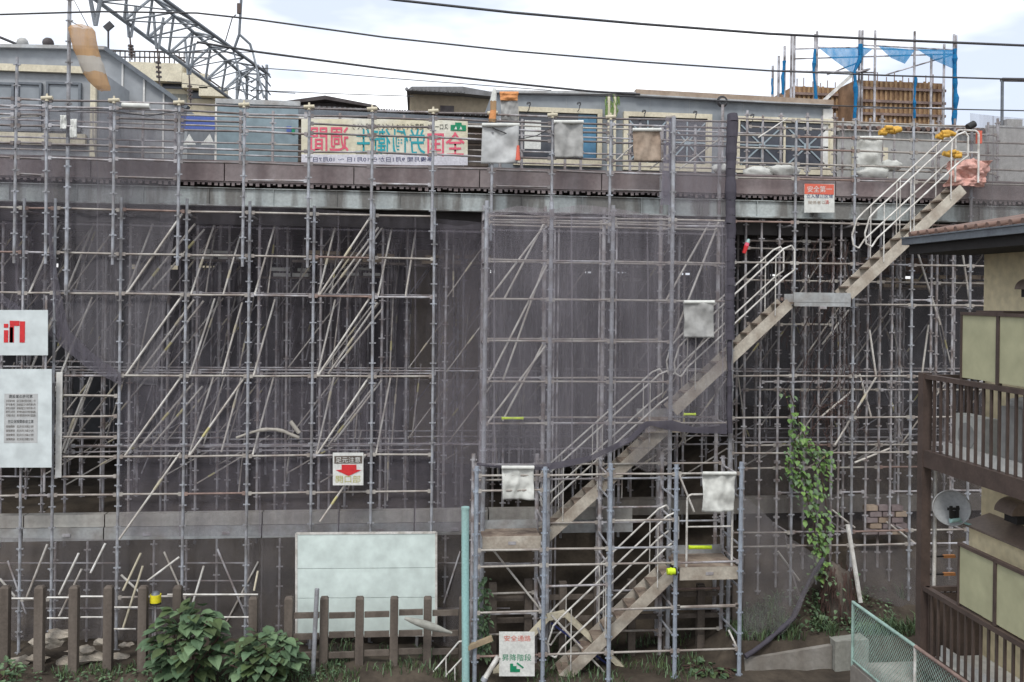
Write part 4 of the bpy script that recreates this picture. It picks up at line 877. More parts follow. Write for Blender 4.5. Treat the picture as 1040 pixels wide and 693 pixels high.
# formwork building
Yb = 33
fb = thing('formwork_building', (xat(800, Yb), Yb, 0), 'unfinished building with brown timber formwork and rebar tips at the right skyline', 'building')
def formbox(x0, x1, y0, y1, Y, dep, nm):
    a = PY(x0, y1, Y); b = PY(x1, y0, Y); mb = MB(); mb.box((a.x, Y, z_top-2), (b.x, Y+dep, b.z), 'form_ply')
    x = a.x
    while x < b.x-.05: mb.box((x, Y-.05, a.z), (x+.09, Y-.003, b.z+R_(-.05, .05)), 'form_strip'); x += .2
    k = 0
    while b.z-.3-k*.5 > a.z: mb.box((a.x-.1, Y-.12, b.z-.36-k*.5), (b.x+.1, Y-.055, b.z-.26-k*.5), 'rust_pipe'); k += 1
    mb.build(nm, fb)
    mb = MB(); x = a.x
    while x < b.x: mb.bar((x, Y+.2, b.z-.1), (x, Y+.2, b.z+R_(.2, .42)), .02, 'rust_pipe', 5); x += R_(.22, .4)
    mb.build('rebar', fb)
formbox(868, 957, 85, 132, Yb, 5, 'formwork_wall'); formbox(805, 866, 90, 132, Yb+1.5, 4, 'formwork_wall'); formbox(798, 812, 96, 132, Yb+3, 3, 'formwork_wall')
fs = thing('distant_scaffold', (xat(800, Yb-1), Yb-1, z_top-2), 'thin pole scaffold round the formwork building with blue netting', 'scaffold')
Yp = Yb-.8
for p, t0 in ((785, 67), (791, 57), (797, 47), (804, 36), (807, 36), (828, 35), (830, 32), (873, 31), (876, 31), (889, 31), (929, 32), (969, 35), (971, 36), (959, 45), (946, 55)):
    mb = MB(); q = PY(p, t0, Yp); mb.bar((q.x, Yp, z_top-2), (q.x, Yp, q.z), .045, 'galv_dim', 6); mb.build('post', fs)
for (p0, p1, y0, y1) in ((806, 876, 50, 48), (806, 970, 60, 55), (828, 970, 48, 52), (876, 970, 46, 51), (790, 890, 72, 74), (868, 970, 110, 110), (840, 876, 76, 62), (900, 970, 76, 55)):
    mb = MB(); mb.bar(PY(p0, y0, Yp), PY(p1, y1, Yp), .03, 'galv_dim', 5); mb.build('ledger', fs)
mb = MB(); mb.beam(PY(836, 103, Yp), PY(868, 74, Yp), .06, .12, 'rail_white', side=(0, 1, 0)); mb.beam(PY(868, 74, Yp-.1), PY(882, 71, Yp-.1), .3, .06, 'galv_dim'); mb.build('stair_plank', fs)
def tri(pts, lb):
    mb = MB(); P = [PY(*q, Yp-.1) for q in pts]; c = sum(P, Vector())/len(P); c.y -= .15
    mb.add(P+[c], [(i, (i+1) % len(P), len(P)) for i in range(len(P))], 'net_blue', True); tag(mb.build('blue_net'), lb, 'net')
tri([(832, 49), (874, 49), (872, 60), (867, 74), (862, 72), (848, 62)], 'blue net triangle left of the central blue bundle on the far scaffold'); tri([(876, 48), (886, 50), (874, 60)], 'tiny blue net flap right of the central blue bundle')
tri([(892, 47), (929, 51), (919, 65), (905, 59)], 'blue net triangle in the middle bay of the far scaffold'); tri([(931, 50), (970, 51), (968, 70), (950, 62)], 'blue net triangle in the right bay of the far scaffold')
for pts, r, lb in (([(828, 50), (826, 70), (829, 103)], .09, 'thin blue net bundle on the left pole of the far scaffold'), ([(874, 45), (873, 62), (868, 72), (869, 95), (868, 120)], .11, 'thickest blue net bundle in the centre of the far scaffold'), ([(930, 78), (929, 100), (929, 120)], .07, 'thin blue net bundle in front of the brown formwork'),
                  ([(970, 50), (970, 85), (971, 100), (969, 126)], .12, 'blue net bundle at the right edge of the far scaffold'), ([(797, 62), (795, 78), (795, 96)], .08, 'short blue bundle on the second pole left of the formwork'), ([(784, 80), (784, 96)], .05, 'smallest blue bundle at the left end of the far scaffold')):
    P = roll(pts, Yp-.15, r*.68, 'net_blue_roll', lb, .4)

# ------------------------------------------------------------------ catenary truss
tr = thing('catenary_truss', PY(200, 60, 30), 'grey steel lattice catenary gantry crossing the sky at the upper left', 'gantry')
Ya, Yc = 25.0, 36.0
def L3(p, q, Y0, Y1_): return PY(*p, Y0), PY(*q, Y1_)
A0, A1 = L3((70, -20), (240, 105), Ya, Yc); B0, B1 = L3((140, -20), (273, 76), Ya+.3, Yc+1); hgt = 1.15
C0, C1 = A0+Vector((.4, .3, hgt)), A1+Vector((.4, .3, hgt*.9))
mb = MB(); mb.bar(A0, A1, .065, 'truss_steel', 8); mb.build('chord', tr)
mb = MB(); mb.bar(B0, B1, .065, 'house_trim', 8); mb.build('chord', tr)
mb = MB(); mb.bar(C0, C1, .06, 'truss_steel', 8); mb.build('chord', tr)
n = 8
for k in range(n):
    t0, t1 = k/n, (k+1)/n
    a0, a1, b0, b1, c0, c1 = A0.lerp(A1, t0), A0.lerp(A1, t1), B0.lerp(B1, t0), B0.lerp(B1, t1), C0.lerp(C1, t0), C0.lerp(C1, t1)
    mb = MB(); mb.bar(a0, c0.lerp(c1, .5), .045, 'truss_steel'); mb.bar(c0.lerp(c1, .5), a1, .045, 'truss_steel'); mb.bar(b0, c0.lerp(c1, .5), .035, 'truss_steel'); mb.bar(c0.lerp(c1, .5), b1, .035, 'truss_steel')
    mb.bar(a0, b0, .03, 'truss_steel'); mb.bar(a0, b1, .025, 'truss_steel'); mb.build('lattice', tr)
mb = MB(); 
for (px, Y) in ((241, Yc-.4), (251, Yc), (262, Yc), (271, Yc+.6)): mb.bar((xat(px, Y, 90), Y, z_top-2), PY(px, 66, Y), .06, 'truss_steel')
for k in range(7):
    z0 = zat(66+k*9, Yc, 250); mb.bar((xat(241, Yc), Yc-.2, z0), (xat(262, Yc), Yc-.1, z0-.35), .03, 'truss_steel'); mb.bar((xat(262, Yc), Yc, z0-.35), (xat(251, Yc), Yc, z0-.7), .03, 'truss_steel'); mb.bar((xat(262, Yc), Yc, z0), (xat(271, Yc+.5), Yc+.5, z0-.35), .03, 'truss_steel')
mb.build('column', tr)
for (px, py0, py1, Y) in ((132, 22, 58, 28), (160, 34, 84, 29), (192, 60, 105, 32)):
    mb = MB(); mb.bar(PY(px-4, py0-20, Y), PY(px-1, py0+16, Y), .045, 'truss_steel'); mb.bar(PY(px+6, py0-16, Y), PY(px+1, py0+16, Y), .045, 'truss_steel'); 
    a, b = PY(px, py0+16, Y), PY(px+2, py1+3, Y); mb.bar(a, b, .025, 'insulator')
    for k in range(4): c = a.lerp(b, .35+k*.13); mb.bar(c, c+Vector((0, 0, -.05)), .09, 'insulator', 8)
    mb.build('insulator_hanger', tr)
mb = MB(); Y = 33; mb.bar(PY(245, 0, Y), PY(243, 35, Y), .05, 'house_trim'); mb.path([PY(237, 52, Y), PY(243, 35, Y), PY(254, 45, Y), PY(256, 52, Y)], .05, 'house_trim'); mb.bar(PY(237, 52, Y), PY(250, 100, Y), .03, 'truss_steel'); mb.bar(PY(256, 50, Y), PY(268, 100, Y), .04, 'truss_steel'); mb.path([PY(228, 45, Y), PY(236, 18, Y), PY(240, 15, Y)], .02, 'cable')
mb.bar(PY(243, 4, Y), PY(243, 14, Y), .09, 'insulator', 8); tag(mb.build('insulator_mast'), 'small insulator mast standing on the right end of the catenary truss', 'insulator')
mb = MB(); Y = 26
for (p, q) in (((90, -10), (97, 26)), ((104, -10), (97, 26))): mb.bar(PY(*p, Y), PY(*q, Y), .06, 'truss_steel')
tag(mb.build('gantry_brace'), 'pair of steel struts meeting above the orange net bag', 'strut')

# ------------------------------------------------------------------ cables
def cable(pts, Y, r, lb, n=10):
    mb = MB(); P = [PY(*p, Y if not isinstance(Y, tuple) else Y[0]+(Y[1]-Y[0])*i/(len(pts)-1)) for i, p in enumerate(pts)]
    mb.path(P, r, 'cable', 5); tag(mb.build('overhead_cable'), lb, 'cable')
cable([(-60, 17), (0, 15), (100, 12), (200, 13.5), (260, 20), (390, 38), (520, 52), (650, 63), (780, 72), (905, 77), (1040, 81), (1100, 82)], 17, .018, 'long overhead cable passing from the left edge across the middle of the sky')
cable([(330, -12), (400, 0), (520, 13), (650, 24.5), (780, 34.5), (910, 41), (1040, 46.5), (1100, 48)], 15, .024, 'thickest overhead cable crossing the upper right sky')
cable([(200, 43), (262, 53), (390, 70), (520, 85), (600, 93), (650, 96)], 22.6, .03, 'dark overhead cable descending to the station roof')
cable([(262, 69), (330, 74), (400, 80), (480, 86), (560, 92)], 26, .013, 'faint thin wire below the dark descending cable')
cable([(262, 92), (330, 95), (420, 98)], 26, .012, 'faint wire just above the dark house roof')
cable([(500, 95), (640, 98), (780, 105), (860, 108), (960, 111), (1060, 113)], 22.8, .018, 'cable running along the blue grey station roof to the right')
cable([(100, 50), (170, 54), (262, 53)], 28, .014, 'wire behind the catenary truss'); cable([(170, 83), (230, 90), (300, 95)], 28, .012, 'lowest wire behind the catenary truss')
mb = MB(); P = [(500, 130), (515, 136), (530, 141), (545, 138), (560, 130)]; mb.path([PY(*p, YU-.08) for p in P], .013, 'cable', 5); P = [(60, 113), (90, 112), (115, 113), (150, 118), (181, 113)]; mb.path([PY(*p, YU-.08) for p in P], .013, 'cable', 5); tag(mb.build('slack_cable'), 'slack black cable looped along the guard rails', 'cable')

# ------------------------------------------------------------------ timber fence, low left
YFn = 20.1
fn = thing('timber_fence', (xat(-10, YFn), YFn, .3), 'old brown post and rail fence in front of the pale green board', 'fence')
fpx = [5, 40, 75, 110, 145, 180, 257, 293, 329, 365, 400, 434, 470]
for p in fpx:
    x = xat(p, YFn, 650); zt = zat(595 if p < 200 else 606, YFn, p); mb = MB(); w = .09; mb.box((x-w, YFn-.08, .0), (x+w, YFn+.08, zt-.04), 'fence_post'); mb.add([(x-w, YFn-.08, zt-.04), (x+w, YFn-.08, zt-.04), (x+w, YFn+.08, zt-.04), (x-w, YFn+.08, zt-.04), (x-w+.03, YFn-.05, zt), (x+w-.03, YFn-.05, zt), (x+w-.03, YFn+.05, zt), (x-w+.03, YFn+.05, zt)], [(4,5,6,7),(0,1,5,4),(1,2,6,5),(2,3,7,6),(3,0,4,7)], 'fence_post'); mb.build('post', fn)
for i in range(len(fpx)-1):
    if fpx[i] < 257: continue
    for py in (624, 645, 664):
        if fpx[i] < 290 and py < 660: continue
        mb = MB(); x0, x1 = xat(fpx[i], YFn, 650)+.107, xat(fpx[i+1], YFn, 650)-.107; z = zat(py, YFn, 360)+R_(-.02, .02); mb.box((x0, YFn-.03, z-.06), (x1, YFn+.04, z+.06), 'fence_post'); mb.build('rail', fn)
fb_ = thing('timber_fence', (xat(500, 21.15), 21.15, .2), 'dark old timber fence behind the foot of the stair tower', 'fence')
bp = [500, 536, 571, 606, 641, 676, 711, 746]
for p in bp:
    x = xat(p, 21.15, 650); g_ = ground_h(x, 21.15); mb = MB(); mb.box((x-.09, 21.08, g_-.2), (x+.09, 21.24, zat(R_(588, 594), 21.15, p)), 'fence_post'); mb.build('post', fb_)
for a_, b_ in zip(bp, bp[1:]):
    for py in (606, 628): mb = MB(); mb.box((xat(a_, 21.15, 650)+.093, 21.13, zat(py, 21.15, 600)-.055), (xat(b_, 21.15, 650)-.093, 21.2, zat(py, 21.15, 600)+.055), 'fence_post'); mb.build('rail', fb_)
# pale pipes low at left
lp = thing('low_pipe_rail', (xat(10, 20.9), 20.9, .8), 'low pale pipe rails crossing between the fence posts at the far left', 'railing')
for (x0, x1, py) in ((0, 34, 608), (48, 72, 607), (82, 108, 606), (107, 140, 617), (48, 70, 628), (82, 106, 627), (107, 138, 639), (170, 262, 604), (210, 255, 627)):
    mb = MB(); mb.bar(PY(x0, py, 20.9), PY(x1, py, 20.9), .022, 'rail_white'); mb.build('pipe', lp)
for (a_, b_) in (((0, 588), (15, 606)), ((123, 584), (142, 602)), ((60, 604), (80, 562)), ((60, 626), (83, 578)), ((27, 607), (48, 553)), ((125, 638), (145, 575)), ((196, 612), (207, 575)), ((92, 582), (107, 552)), ((125, 600), (143, 562)), ((258, 600), (262, 580)), ((150, 590), (182, 566))):
    mb = MB(); mb.bar(PY(*a_, 21.1), PY(*b_, 21.2), .026, random.choice(['brace', 'rail_white', 'cream_sleeve'])); mb.build('raking_strut', lp)
up = thing('under_beam_props', (xat(10, 21.85), 21.85, .3), 'row of short props and struts under the foundation beam behind the low net', 'shoring')
for p in range(-12, 480, 33):
    x = xat(p, 21.85, 600)+R_(-.15, .15); post_mb(x, 21.85, ground_h(x, 21.85)-.1, zb0-.01, 'galv_old', r=.028, phase=R_(0, .4)).build('post', up)
for k in range(5):
    p = R_(0, 470); mb = MB(); mb.bar(PY(p, R_(605, 640), 21.6), PY(p+R_(12, 34)*random.choice([1, 1, -1]), R_(550, 575), 21.7), .024, random.choice(['brace', 'galv_old'])); mb.build('strut', up)
for py in (572, 590, 618):
    for p in range(-10, 470, 66):
        if R_(0, 1) < .7: mb = MB(); mb.bar(PY(p, py, 21.8), PY(p+66, py, 21.8), .02, 'galv_old'); mb.build('ledger', up)
mb = MB(); p = PY(158, 607, 20.2); mb.bar(p+Vector((0, 0, -.1)), p+Vector((0, 0, .07)), .12, 'lamp_yellow', 12); mb.bar(p+Vector((0, 0, .07)), p+Vector((0, 0, .13)), .10, 'house_trim', 12, r2=.06); mb.bar(p+Vector((0, 0, -.14)), p+Vector((0, 0, -.1)), .12, 'black', 12); mb.bar(p+Vector((0, .0, -.9)), p+Vector((0, 0, -.14)), .02, 'galv_old')
tag(mb.build('yellow_lamp'), 'small yellow warning lamp beside the left bush', 'lamp')
mb = MB(); mb.bar(PY(322, 598, 19.8), PY(317, 700, 19.8), .05, 'galv', 8); tag(mb.build('board_prop'), 'pale pipe standing before the left end of the pale green board', 'pipe')
# rubble
for k, (px, py, s_) in enumerate(((52, 650, .45), (62, 645, .35), (85, 660, .3), (92, 668, .42), (103, 652, .22), (120, 668, .25), (70, 672, .3), (40, 668, .25), (128, 655, .18), (20, 672, .3))):
    p = PY(px, py, 20.6); p.z = max(p.z, ground_h(p.x, 20.6)+.02); mb = blob_mb(p, (s_, s_*.6, s_*.32), 'rock', 9, .32, 1.8, seed=k*5.3)
    for i in range(len(mb.sm)): mb.sm[i] = False
    tag(mb.build('rubble_block'), ['flat slab tilted on top of the rubble heap at the lower left', 'smaller slab leaning on the topmost tilted slab', 'short block behind the second fence gap', 'widest pale block under the third fence gap', 'small upright stone below the low pipe rail', 'stone nearest the left bush', 'rounded stone in the weeds below the slabs', 'small stone left of the rubble heap', 'smallest stone beside the fourth fence post', 'flat stone at the far left bottom'][k], 'rubble')

# ------------------------------------------------------------------ vegetation
def leaf(mb, p, d, s, m, droop=.3, asp=.75):
    d = d.normalized(); side = d.cross(Vector((0, 0, 1)));
    if side.length < .1: side = Vector((1, 0, 0))
    side.normalize(); nrm = side.cross(d); e = p+d*s-Vector((0, 0, s*droop)); mid = p+d*s*.45
    O = ((.0, .0), (-.04, .22), (.12, .44), (.36, .5), (.62, .36), (.84, .15)) if s > .16 else ((.0, .0), (.18, .4), (.5, .42), (.8, .16))
    def at(t, w): return p+d*s*t+side*s*asp*w+nrm*s*(.16*abs(w))-Vector((0, 0, s*droop*max(0, t)**1.6))
    L_ = [at(t, w) for t, w in O[1:]]; Rr = [at(t, -w) for t, w in O[1:]]; C_ = [p]+[at(t, 0)-nrm*s*.02 for t, w in O[1:]]+[e]; k = len(O)-1; n_ = len(C_)
    fs = []
    for q, off in ((L_, n_), (Rr, n_+k)):
        for a_ in range(k):
            if a_ == 0: fs.append((0, off, 1))
            else: fs.append((a_, off+a_-1, off+a_, a_+1))
        fs.append((k, off+k-1, n_-1))
    mb.add(C_+L_+Rr, fs, m)
def bush(px, py, Y, rx_, rz_, n, size, lb):
    c = PY(px, py, Y); g = ground_h(c.x, Y); t = thing('leafy_bush', (c.x, Y, g), lb, 'bush')
    mb = MB(); st_ = []
    for k in range(14):
        q = c+Vector((R_(-rx_, rx_)*.85, R_(-.5, .4), R_(-rz_*.3, rz_*.85))); b0 = Vector((c.x+R_(-.25, .25), Y+R_(-.1, .1), g)); st_.append((b0, q)); mb.path([b0, b0.lerp(q, .5)+Vector((0, 0, .1)), q], .014, 'dead_vine', 5)
    mb.build('stem', t); mb = MB()
    for k in range(n):
        while True:
            u = Vector((R_(-1, 1), R_(-1, 1), R_(-1, 1)))
            if u.length < 1 and R_(0, 1) < .25+u.length and noise.noise(u*2.3+Vector((px, 0, 0))) > -.22: break
        p = c+Vector((u.x*rx_, u.y*.6, u.z*rz_)); o = Vector((u.x+R_(-.4, .4), u.y-.5+R_(-.4, .4), R_(-.1, .45)))
        leaf(mb, p, o, size*R_(.6, 1.25), random.choice(['leaf_dark', 'leaf_mid', 'leaf_dark', 'leaf_mid', 'grass']), R_(.1, .6), .85)
    mb.build('foliage', t)
bush(191, 652, 19.5, .78, .8, 240, .30, 'large leafy bush in front of the fence beside the yellow lamp')
bush(268, 668, 19.4, .75, .58, 220, .26, 'smaller leafy bush below the left end of the pale green board')
bush(-2, 690, 19.3, .4, .35, 120, .13, 'low leafy plant cut by the lower left corner')
bush(720, 690, 19.95, .75, .35, 260, .15, 'dark low bush inside the foot of the stair tower')
bush(645, 700, 20.8, .4, .5, 120, .12, 'small dark shrub behind the lowest stair')
# tall climbing plant left of tower
mb = MB()
for k in range(150): p = PY(R_(484, 498), R_(585, 668), YT+1.0); leaf(mb, p, Vector((R_(-1, 1), -.6, R_(-.9, .2))), R_(.08, .15), random.choice(['leaf_dark', 'leaf_mid']), .4)
mb.bar(PY(490, 585, YT+1.1), (PY(490, 680, YT+1.1).x, YT+1.1, .2), .02, 'dead_vine'); tag(mb.build('climbing_plant'), 'narrow green climber behind the teal pole at the tower corner', 'climber')
# ivy vine
vine = thing('ivy_vine', PY(835, 590, 21.2), 'bright green ivy trailing down the right scaffold', 'vine')
stems = [[(796, 395), (803, 420), (806, 440), (812, 470), (822, 500), (832, 540), (832, 585)], [(803, 400), (812, 430), (822, 455), (834, 480), (840, 520), (836, 560), (832, 590)], [(812, 440), (808, 475), (818, 500), (826, 530), (830, 560)], [(806, 450), (800, 478), (806, 492)], [(825, 455), (838, 462), (842, 490)]]
mb = MB(); lf = MB(); Yv = 21.2
for s_ in stems:
    P = [PY(*p, Yv) for p in s_]; mb.path(P, .012, 'dead_vine', 5)
    for a, b in zip(s_, s_[1:]):
        for k in range(23 if b[1] > 450 else 7):
            f = R_(0, 1); q = PY(a[0]+(b[0]-a[0])*f+random.gauss(0, 4.6 if b[1] > 440 else 3), a[1]+(b[1]-a[1])*f+R_(-4, 4), Yv+R_(-.15, .12))
            leaf(lf, q, Vector((R_(-.8, .8), -.7, R_(-1, .1))), R_(.07, .155), random.choice(['leaf_vine', 'leaf_vine', 'leaf_mid']), .3, 1.0)
mb.build('stem', vine); lf.build('foliage', vine)
# dry creeper on posts
dc = MB()
for k in range(150):
    px = random.choice([R_(820, 870), R_(795, 885)]); py = R_(240, 440); p = PY(px, py, YR+R_(.0, .5)); q = p
    for j in range(3): w = q+Vector((R_(-.14, .14), R_(-.04, .04), -R_(.05, .3))); dc.bar(q, w, .007, 'dead_vine', 4, cap=False); q = w
for k in range(60): p = PY(R_(832, 868), R_(400, 425), YR+R_(0, .4)); dc.bar(p, p+Vector((R_(-.2, .2), R_(-.1, .1), R_(-.1, .1))), .007, 'dead_vine', 4)
tag(dc.build('dry_creeper'), 'tangle of dry reddish creeper stems on the right scaffold above the ivy', 'creeper')
# ivy stump with dead vine
im = thing('overgrown_stump', PY(852, 650, 21), 'stump heaped with dry brown creeper and ivy at the end of the wire fence', 'stump')
c = PY(853, 612, 21.1); mb = blob_mb(c+Vector((0, .1, -.1)), (.42, .42, .95), 'fence_post', 20, .2, 2.0, seed=2); mb.build('mound', im); mb = MB()
for k in range(420):
    a = R_(0, 6.28); z = R_(-.75, .95); rr = .45*math.sqrt(max(.05, 1-(z/1.15)**2)); p = c+Vector((math.cos(a)*rr, math.sin(a)*rr, z)); mb.bar(p, p+Vector((math.cos(a)*.06+R_(-.05, .05), math.sin(a)*.06-.03, -R_(.15, .4))), .011, 'dead_vine', 4, cap=False)
mb.build('dry_stems', im); mb = MB()
for k in range(330):
    a = R_(0, 6.28); z = R_(-1.1, -.1) if k < 250 else R_(-.4, .8); rr = .5+R_(-.05, .2)*(z < -.3); p = c+Vector((math.cos(a)*rr-(.25 if z < 0 else .1), math.sin(a)*rr-.1, z)); leaf(mb, p, Vector((R_(-1, 1), -.7, R_(-.6, .4))), R_(.07, .13), random.choice(['leaf_dark', 'leaf_mid', 'leaf_mid']), .3, .9)
mb.build('ivy', im)
# weeds and grass
mb = MB()
def blade(x, y, h, m='grass'):
    z = ground_h(x, y); a = R_(0, 6.28); d = Vector((math.cos(a), math.sin(a), 0)); w = d.cross(Vector((0, 0, 1)))*.012; p = Vector((x, y, z-.02)); q = p+Vector((0, 0, h*.6))+d*h*.2; e = p+Vector((0, 0, h*.85))+d*h*.6
    mb.add([p-w, p+w, q+w*.8, e, q-w*.8], [(0, 1, 2, 4), (4, 2, 3)], m)
zones = [(-9.7, -1.2, 18.9, 20.3, 3600, .18), (7.2, 12.5, 20.1, 21.6, 2600, .32), (2, 7, 19.5, 22, 1500, .22), (-3, 1.5, 19.6, 21, 900, .22)]
for (x0, x1, y0, y1, n, h) in zones:
    k = 0
    while k < n:
        x, y = R_(x0, x1), R_(y0, y1); k += 1
        if noise.noise(Vector((x*1.3, y*1.3, 2))) > -.05: blade(x, y, h*R_(.5, 1.3), random.choice(['grass', 'leaf_dark', 'leaf_mid', 'grass']))
for k in range(1500):
    x, y = random.choice([(R_(7.6, 12), R_(20.3, 21.7)), (R_(-9.6, -1.6), R_(19, 20))]); z = ground_h(x, y)
    leaf(mb, Vector((x, y, z+R_(0, .3)*noise.noise(Vector((x, y, 1)))+.08)), Vector((R_(-1, 1), -.6, R_(-.1, .6))), R_(.05, .12), random.choice(['leaf_dark', 'leaf_mid']), .3)
tag(mb.build('weeds'), 'grass and weeds growing over the earth at the foot of the scaffolds', 'grass', kind='stuff')

# ------------------------------------------------------------------ right: concrete, fence, pole
rw = thing('retaining_wall', (xat(757, 19.95, 680), 19.95, 0), 'low stained concrete retaining wall right of the stair tower', 'wall')
for (p0, p1, pt0, pt1, m) in ((757, 845, 670, 656, 'concrete'), (846, 880, 650, 648, 'concrete_pale')):
    mb = MB(); a = PY(p0, pt0, 19.95); b = PY(p1, pt1, 19.95); mb.prism([(a.x, -.05), (a.x, a.z), (b.x, b.z), (b.x, -.05)], 19.95-(.12 if p0 > 800 else 0), 20.3, m); mb.build('wall_block', rw)
for k, (px, py, s_) in enumerate(((800, 664, .62), (842, 652, .55), (768, 672, .3))):
    p = PY(px, py, 20.5); mb = blob_mb(p, (s_*1.7, s_*.7, s_*.42), 'mound', 14, .22, 1.8, seed=k*3.1+40); tag(mb.build('earth_lump'), ['long low earth lump on the retaining wall below the net bundle', 'earth lump on the retaining wall below the ivy stump', 'small earth lump at the left end of the retaining wall'][k], 'earth')
mb = MB(); mb.bar(PY(861, 533, 20.4), PY(874, 612, 20.2), .055, 'rail_white', 8); tag(mb.build('leaning_pole'), 'pale pole leaning above the corner of the green wire fence', 'pole')
mb = MB()
for k in range(5):
    for j in range(3): p = PY(880+j*13+(k % 2)*4, 514+k*6, 22.0); mb.box((p.x, 22.0, p.z-.13), (p.x+.31, 22.2, p.z-.005), 'fascia' if (k+j) % 3 else 'sheet_brown')
tag(mb.build('brick_stack'), 'stack of pinkish blocks behind the right scaffold near the satellite dish', 'blocks')
# house lot
XF = xat(869, 14.0)
lot = MB(); lot.box((XF-.02, 3, -.1), (16, 14.03, 2.66), 'concrete'); tag(lot.build('house_terrace_wall'), 'raised concrete terrace under the green wire fence', 'terrace'); 
wf = thing('wire_fence', (XF, 14.2, 2.66), 'pale green chain link fence running toward the camera at the lower right', 'fence')
z0f, z1f = 2.68, PX(868, 613, XF).z
yend = 7.0; yp = [14.0, 12.15, 10.35, 8.6, 7.0]
for i, y in enumerate(yp): mb = MB(); mb.bar((XF, y, z0f-.05), (XF, y, z1f+.02), .026, 'wire_green' if i < 1 else 'rail_white', 8); mb.build('post', wf)
mb = MB(); mb.bar((XF, 14.0, z1f), (XF, yp[1], z1f), .028, 'wire_green', 8); mb.build('top_rail', wf); mb = MB(); mb.bar((XF, yp[1], z1f), (XF, 7, z1f), .028, 'rust_pipe', 8); mb.build('top_rail', wf)
mb = MB(); mb.bar((XF, 14.0, z0f+.05), (XF, 7, z0f+.05), .02, 'wire_green', 6); mb.build('bottom_rail', wf)
mb = MB(); H_ = z1f-z0f-.05; y = 14.0+H_
while y > 7:
    for sgn in (1, -1):
        if sgn == 1: ya, yb_ = y, y-H_
        else: ya, yb_ = y-H_, y
        za, zb_ = z0f+.05, z1f
        if max(ya, yb_) > 14:
            if min(ya, yb_) >= 14: continue
            f = (14-min(ya, yb_))/(H_)
            if ya > 14: za = zb_-(zb_-za)*f; ya = 14
            else: zb_ = za+(zb_-za)*f; yb_ = 14
        mb.bar((XF+.004*sgn, ya, za), (XF+.004*sgn, yb_, zb_), .0035, 'wire_green', 4, cap=False)
    y -= .075
mb.build('chain_link', wf)

# ------------------------------------------------------------------ neighbouring house
YE = 13.0; YN = 5.5; XH = xat(937, YE+.14); XW = xat(998, YE)
def hz(px, py): return PX(px, py, XH).z
hs = thing('neighbouring_house', (XW, YE, 2.66), 'cream neighbouring house with brown balconies and a tiled roof at the right edge', 'house')
z_eave = hz(926, 247)
mb = MB(); mb.box((XW, YN-2, 2.66), (XW+6, YE, z_eave+.1), 'house_wall'); mb.build('wall', hs)
# roof
mb = MB(); sl_ = .17; ex = XH-.12; ye = YE+.35
def roofz(x): return z_eave+.10+(x-ex)*sl_
mb.add([(ex, YN-2, roofz(ex)), (ex, ye, roofz(ex)), (XW+3.2, ye, roofz(XW+3.2)), (XW+3.2, YN-2, roofz(XW+3.2)), (ex, YN-2, roofz(ex)-.12), (ex, ye, roofz(ex)-.12), (XW+3.2, ye, roofz(XW+3.2)-.12), (XW+3.2, YN-2, roofz(XW+3.2)-.12)],
       [(0, 1, 2, 3), (7, 6, 5, 4), (0, 4, 5, 1), (1, 5, 6, 2), (2, 6, 7, 3), (3, 7, 4, 0)], 'roof_tile')
y = ye-.05
while y > YN-2:
    mb.bar((ex-.03, y, roofz(ex)+.02), (XW+3.2, y, roofz(XW+3.2)+.02), .045, 'roof_tile', 7); y -= .24
mb.build('roof', hs)
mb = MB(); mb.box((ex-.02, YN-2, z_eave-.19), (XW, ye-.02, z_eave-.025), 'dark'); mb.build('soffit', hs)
mb = MB(); mb.box((ex-.12, YN-2, z_eave-.045), (ex-.005, ye+.03, z_eave+.055), 'house_trim'); mb.box((ex-.14, YN-2, z_eave+.055), (ex-.085, ye+.03, z_eave+.075), 'house_trim'); mb.build('gutter', hs)
# balconies
def balcony(zrail, zfloor, y_p):
    b = MB(); b.box((XH-.05, YN, zrail-.07), (XH+.05, YE, zrail), 'house_brown'); b.build('handrail', hs)
    b = MB(); b.box((XH-.06, YN, zfloor-.24), (XH+.06, YE, zfloor+.02), 'house_brown'); b.build('floor_beam', hs)
    b = MB(); b.box((XH+.065, YN, zfloor-.12), (XW-.005, YE-.08, zfloor-.02), 'white_paint'); b.box((XH+.2, YN, zfloor-.018), (XH+.24, YE-.1, zfloor+.16), 'white_paint'); b.build('balcony_floor', hs)
    y = YE-.18; k = 0
    while y > YN and k < 49:
        b = MB(); b.box((XH-.014, y-.02, zfloor+.02), (XH+.014, y+.02, zrail-.07), 'house_brown'); b.build('baluster', hs); y -= .17; k += 1
    b = MB(); b.box((XH-.01, YE-.07, zrail-.07), (XW, YE-.01, zrail), 'house_brown')
    x = XH+.1
    while x < XW: b.box((x-.012, YE-.05, zfloor), (x+.012, YE-.03, zrail-.07), 'house_brown'); x += .1
    b.build('end_railing', hs)
z1r = hz(934, 379); z1b = hz(934, 456); z2r = hz(931, 590); z2b = z2r-1.05
balcony(z1r, z1b, 0); balcony(z2r, z2b, 0)
mb = MB(); mb.box((XH-.075, YE-.0, 2.66), (XH+.075, YE+.14, z1r+.02), 'house_brown'); mb.build('corner_post', hs)
mb = MB(); mb.bar((XH+.17, YE+.05, 2.66), (XH+.17, YE+.05, z1b-.25), .03, 'rail_white', 8); mb.build('downpipe', hs)
mb = MB(); mb.box((XH+.03, YE-.06, z2b-.4), (XW, YE-.02, z2r-.1), 'house_brown'); mb.build('end_screen', hs)
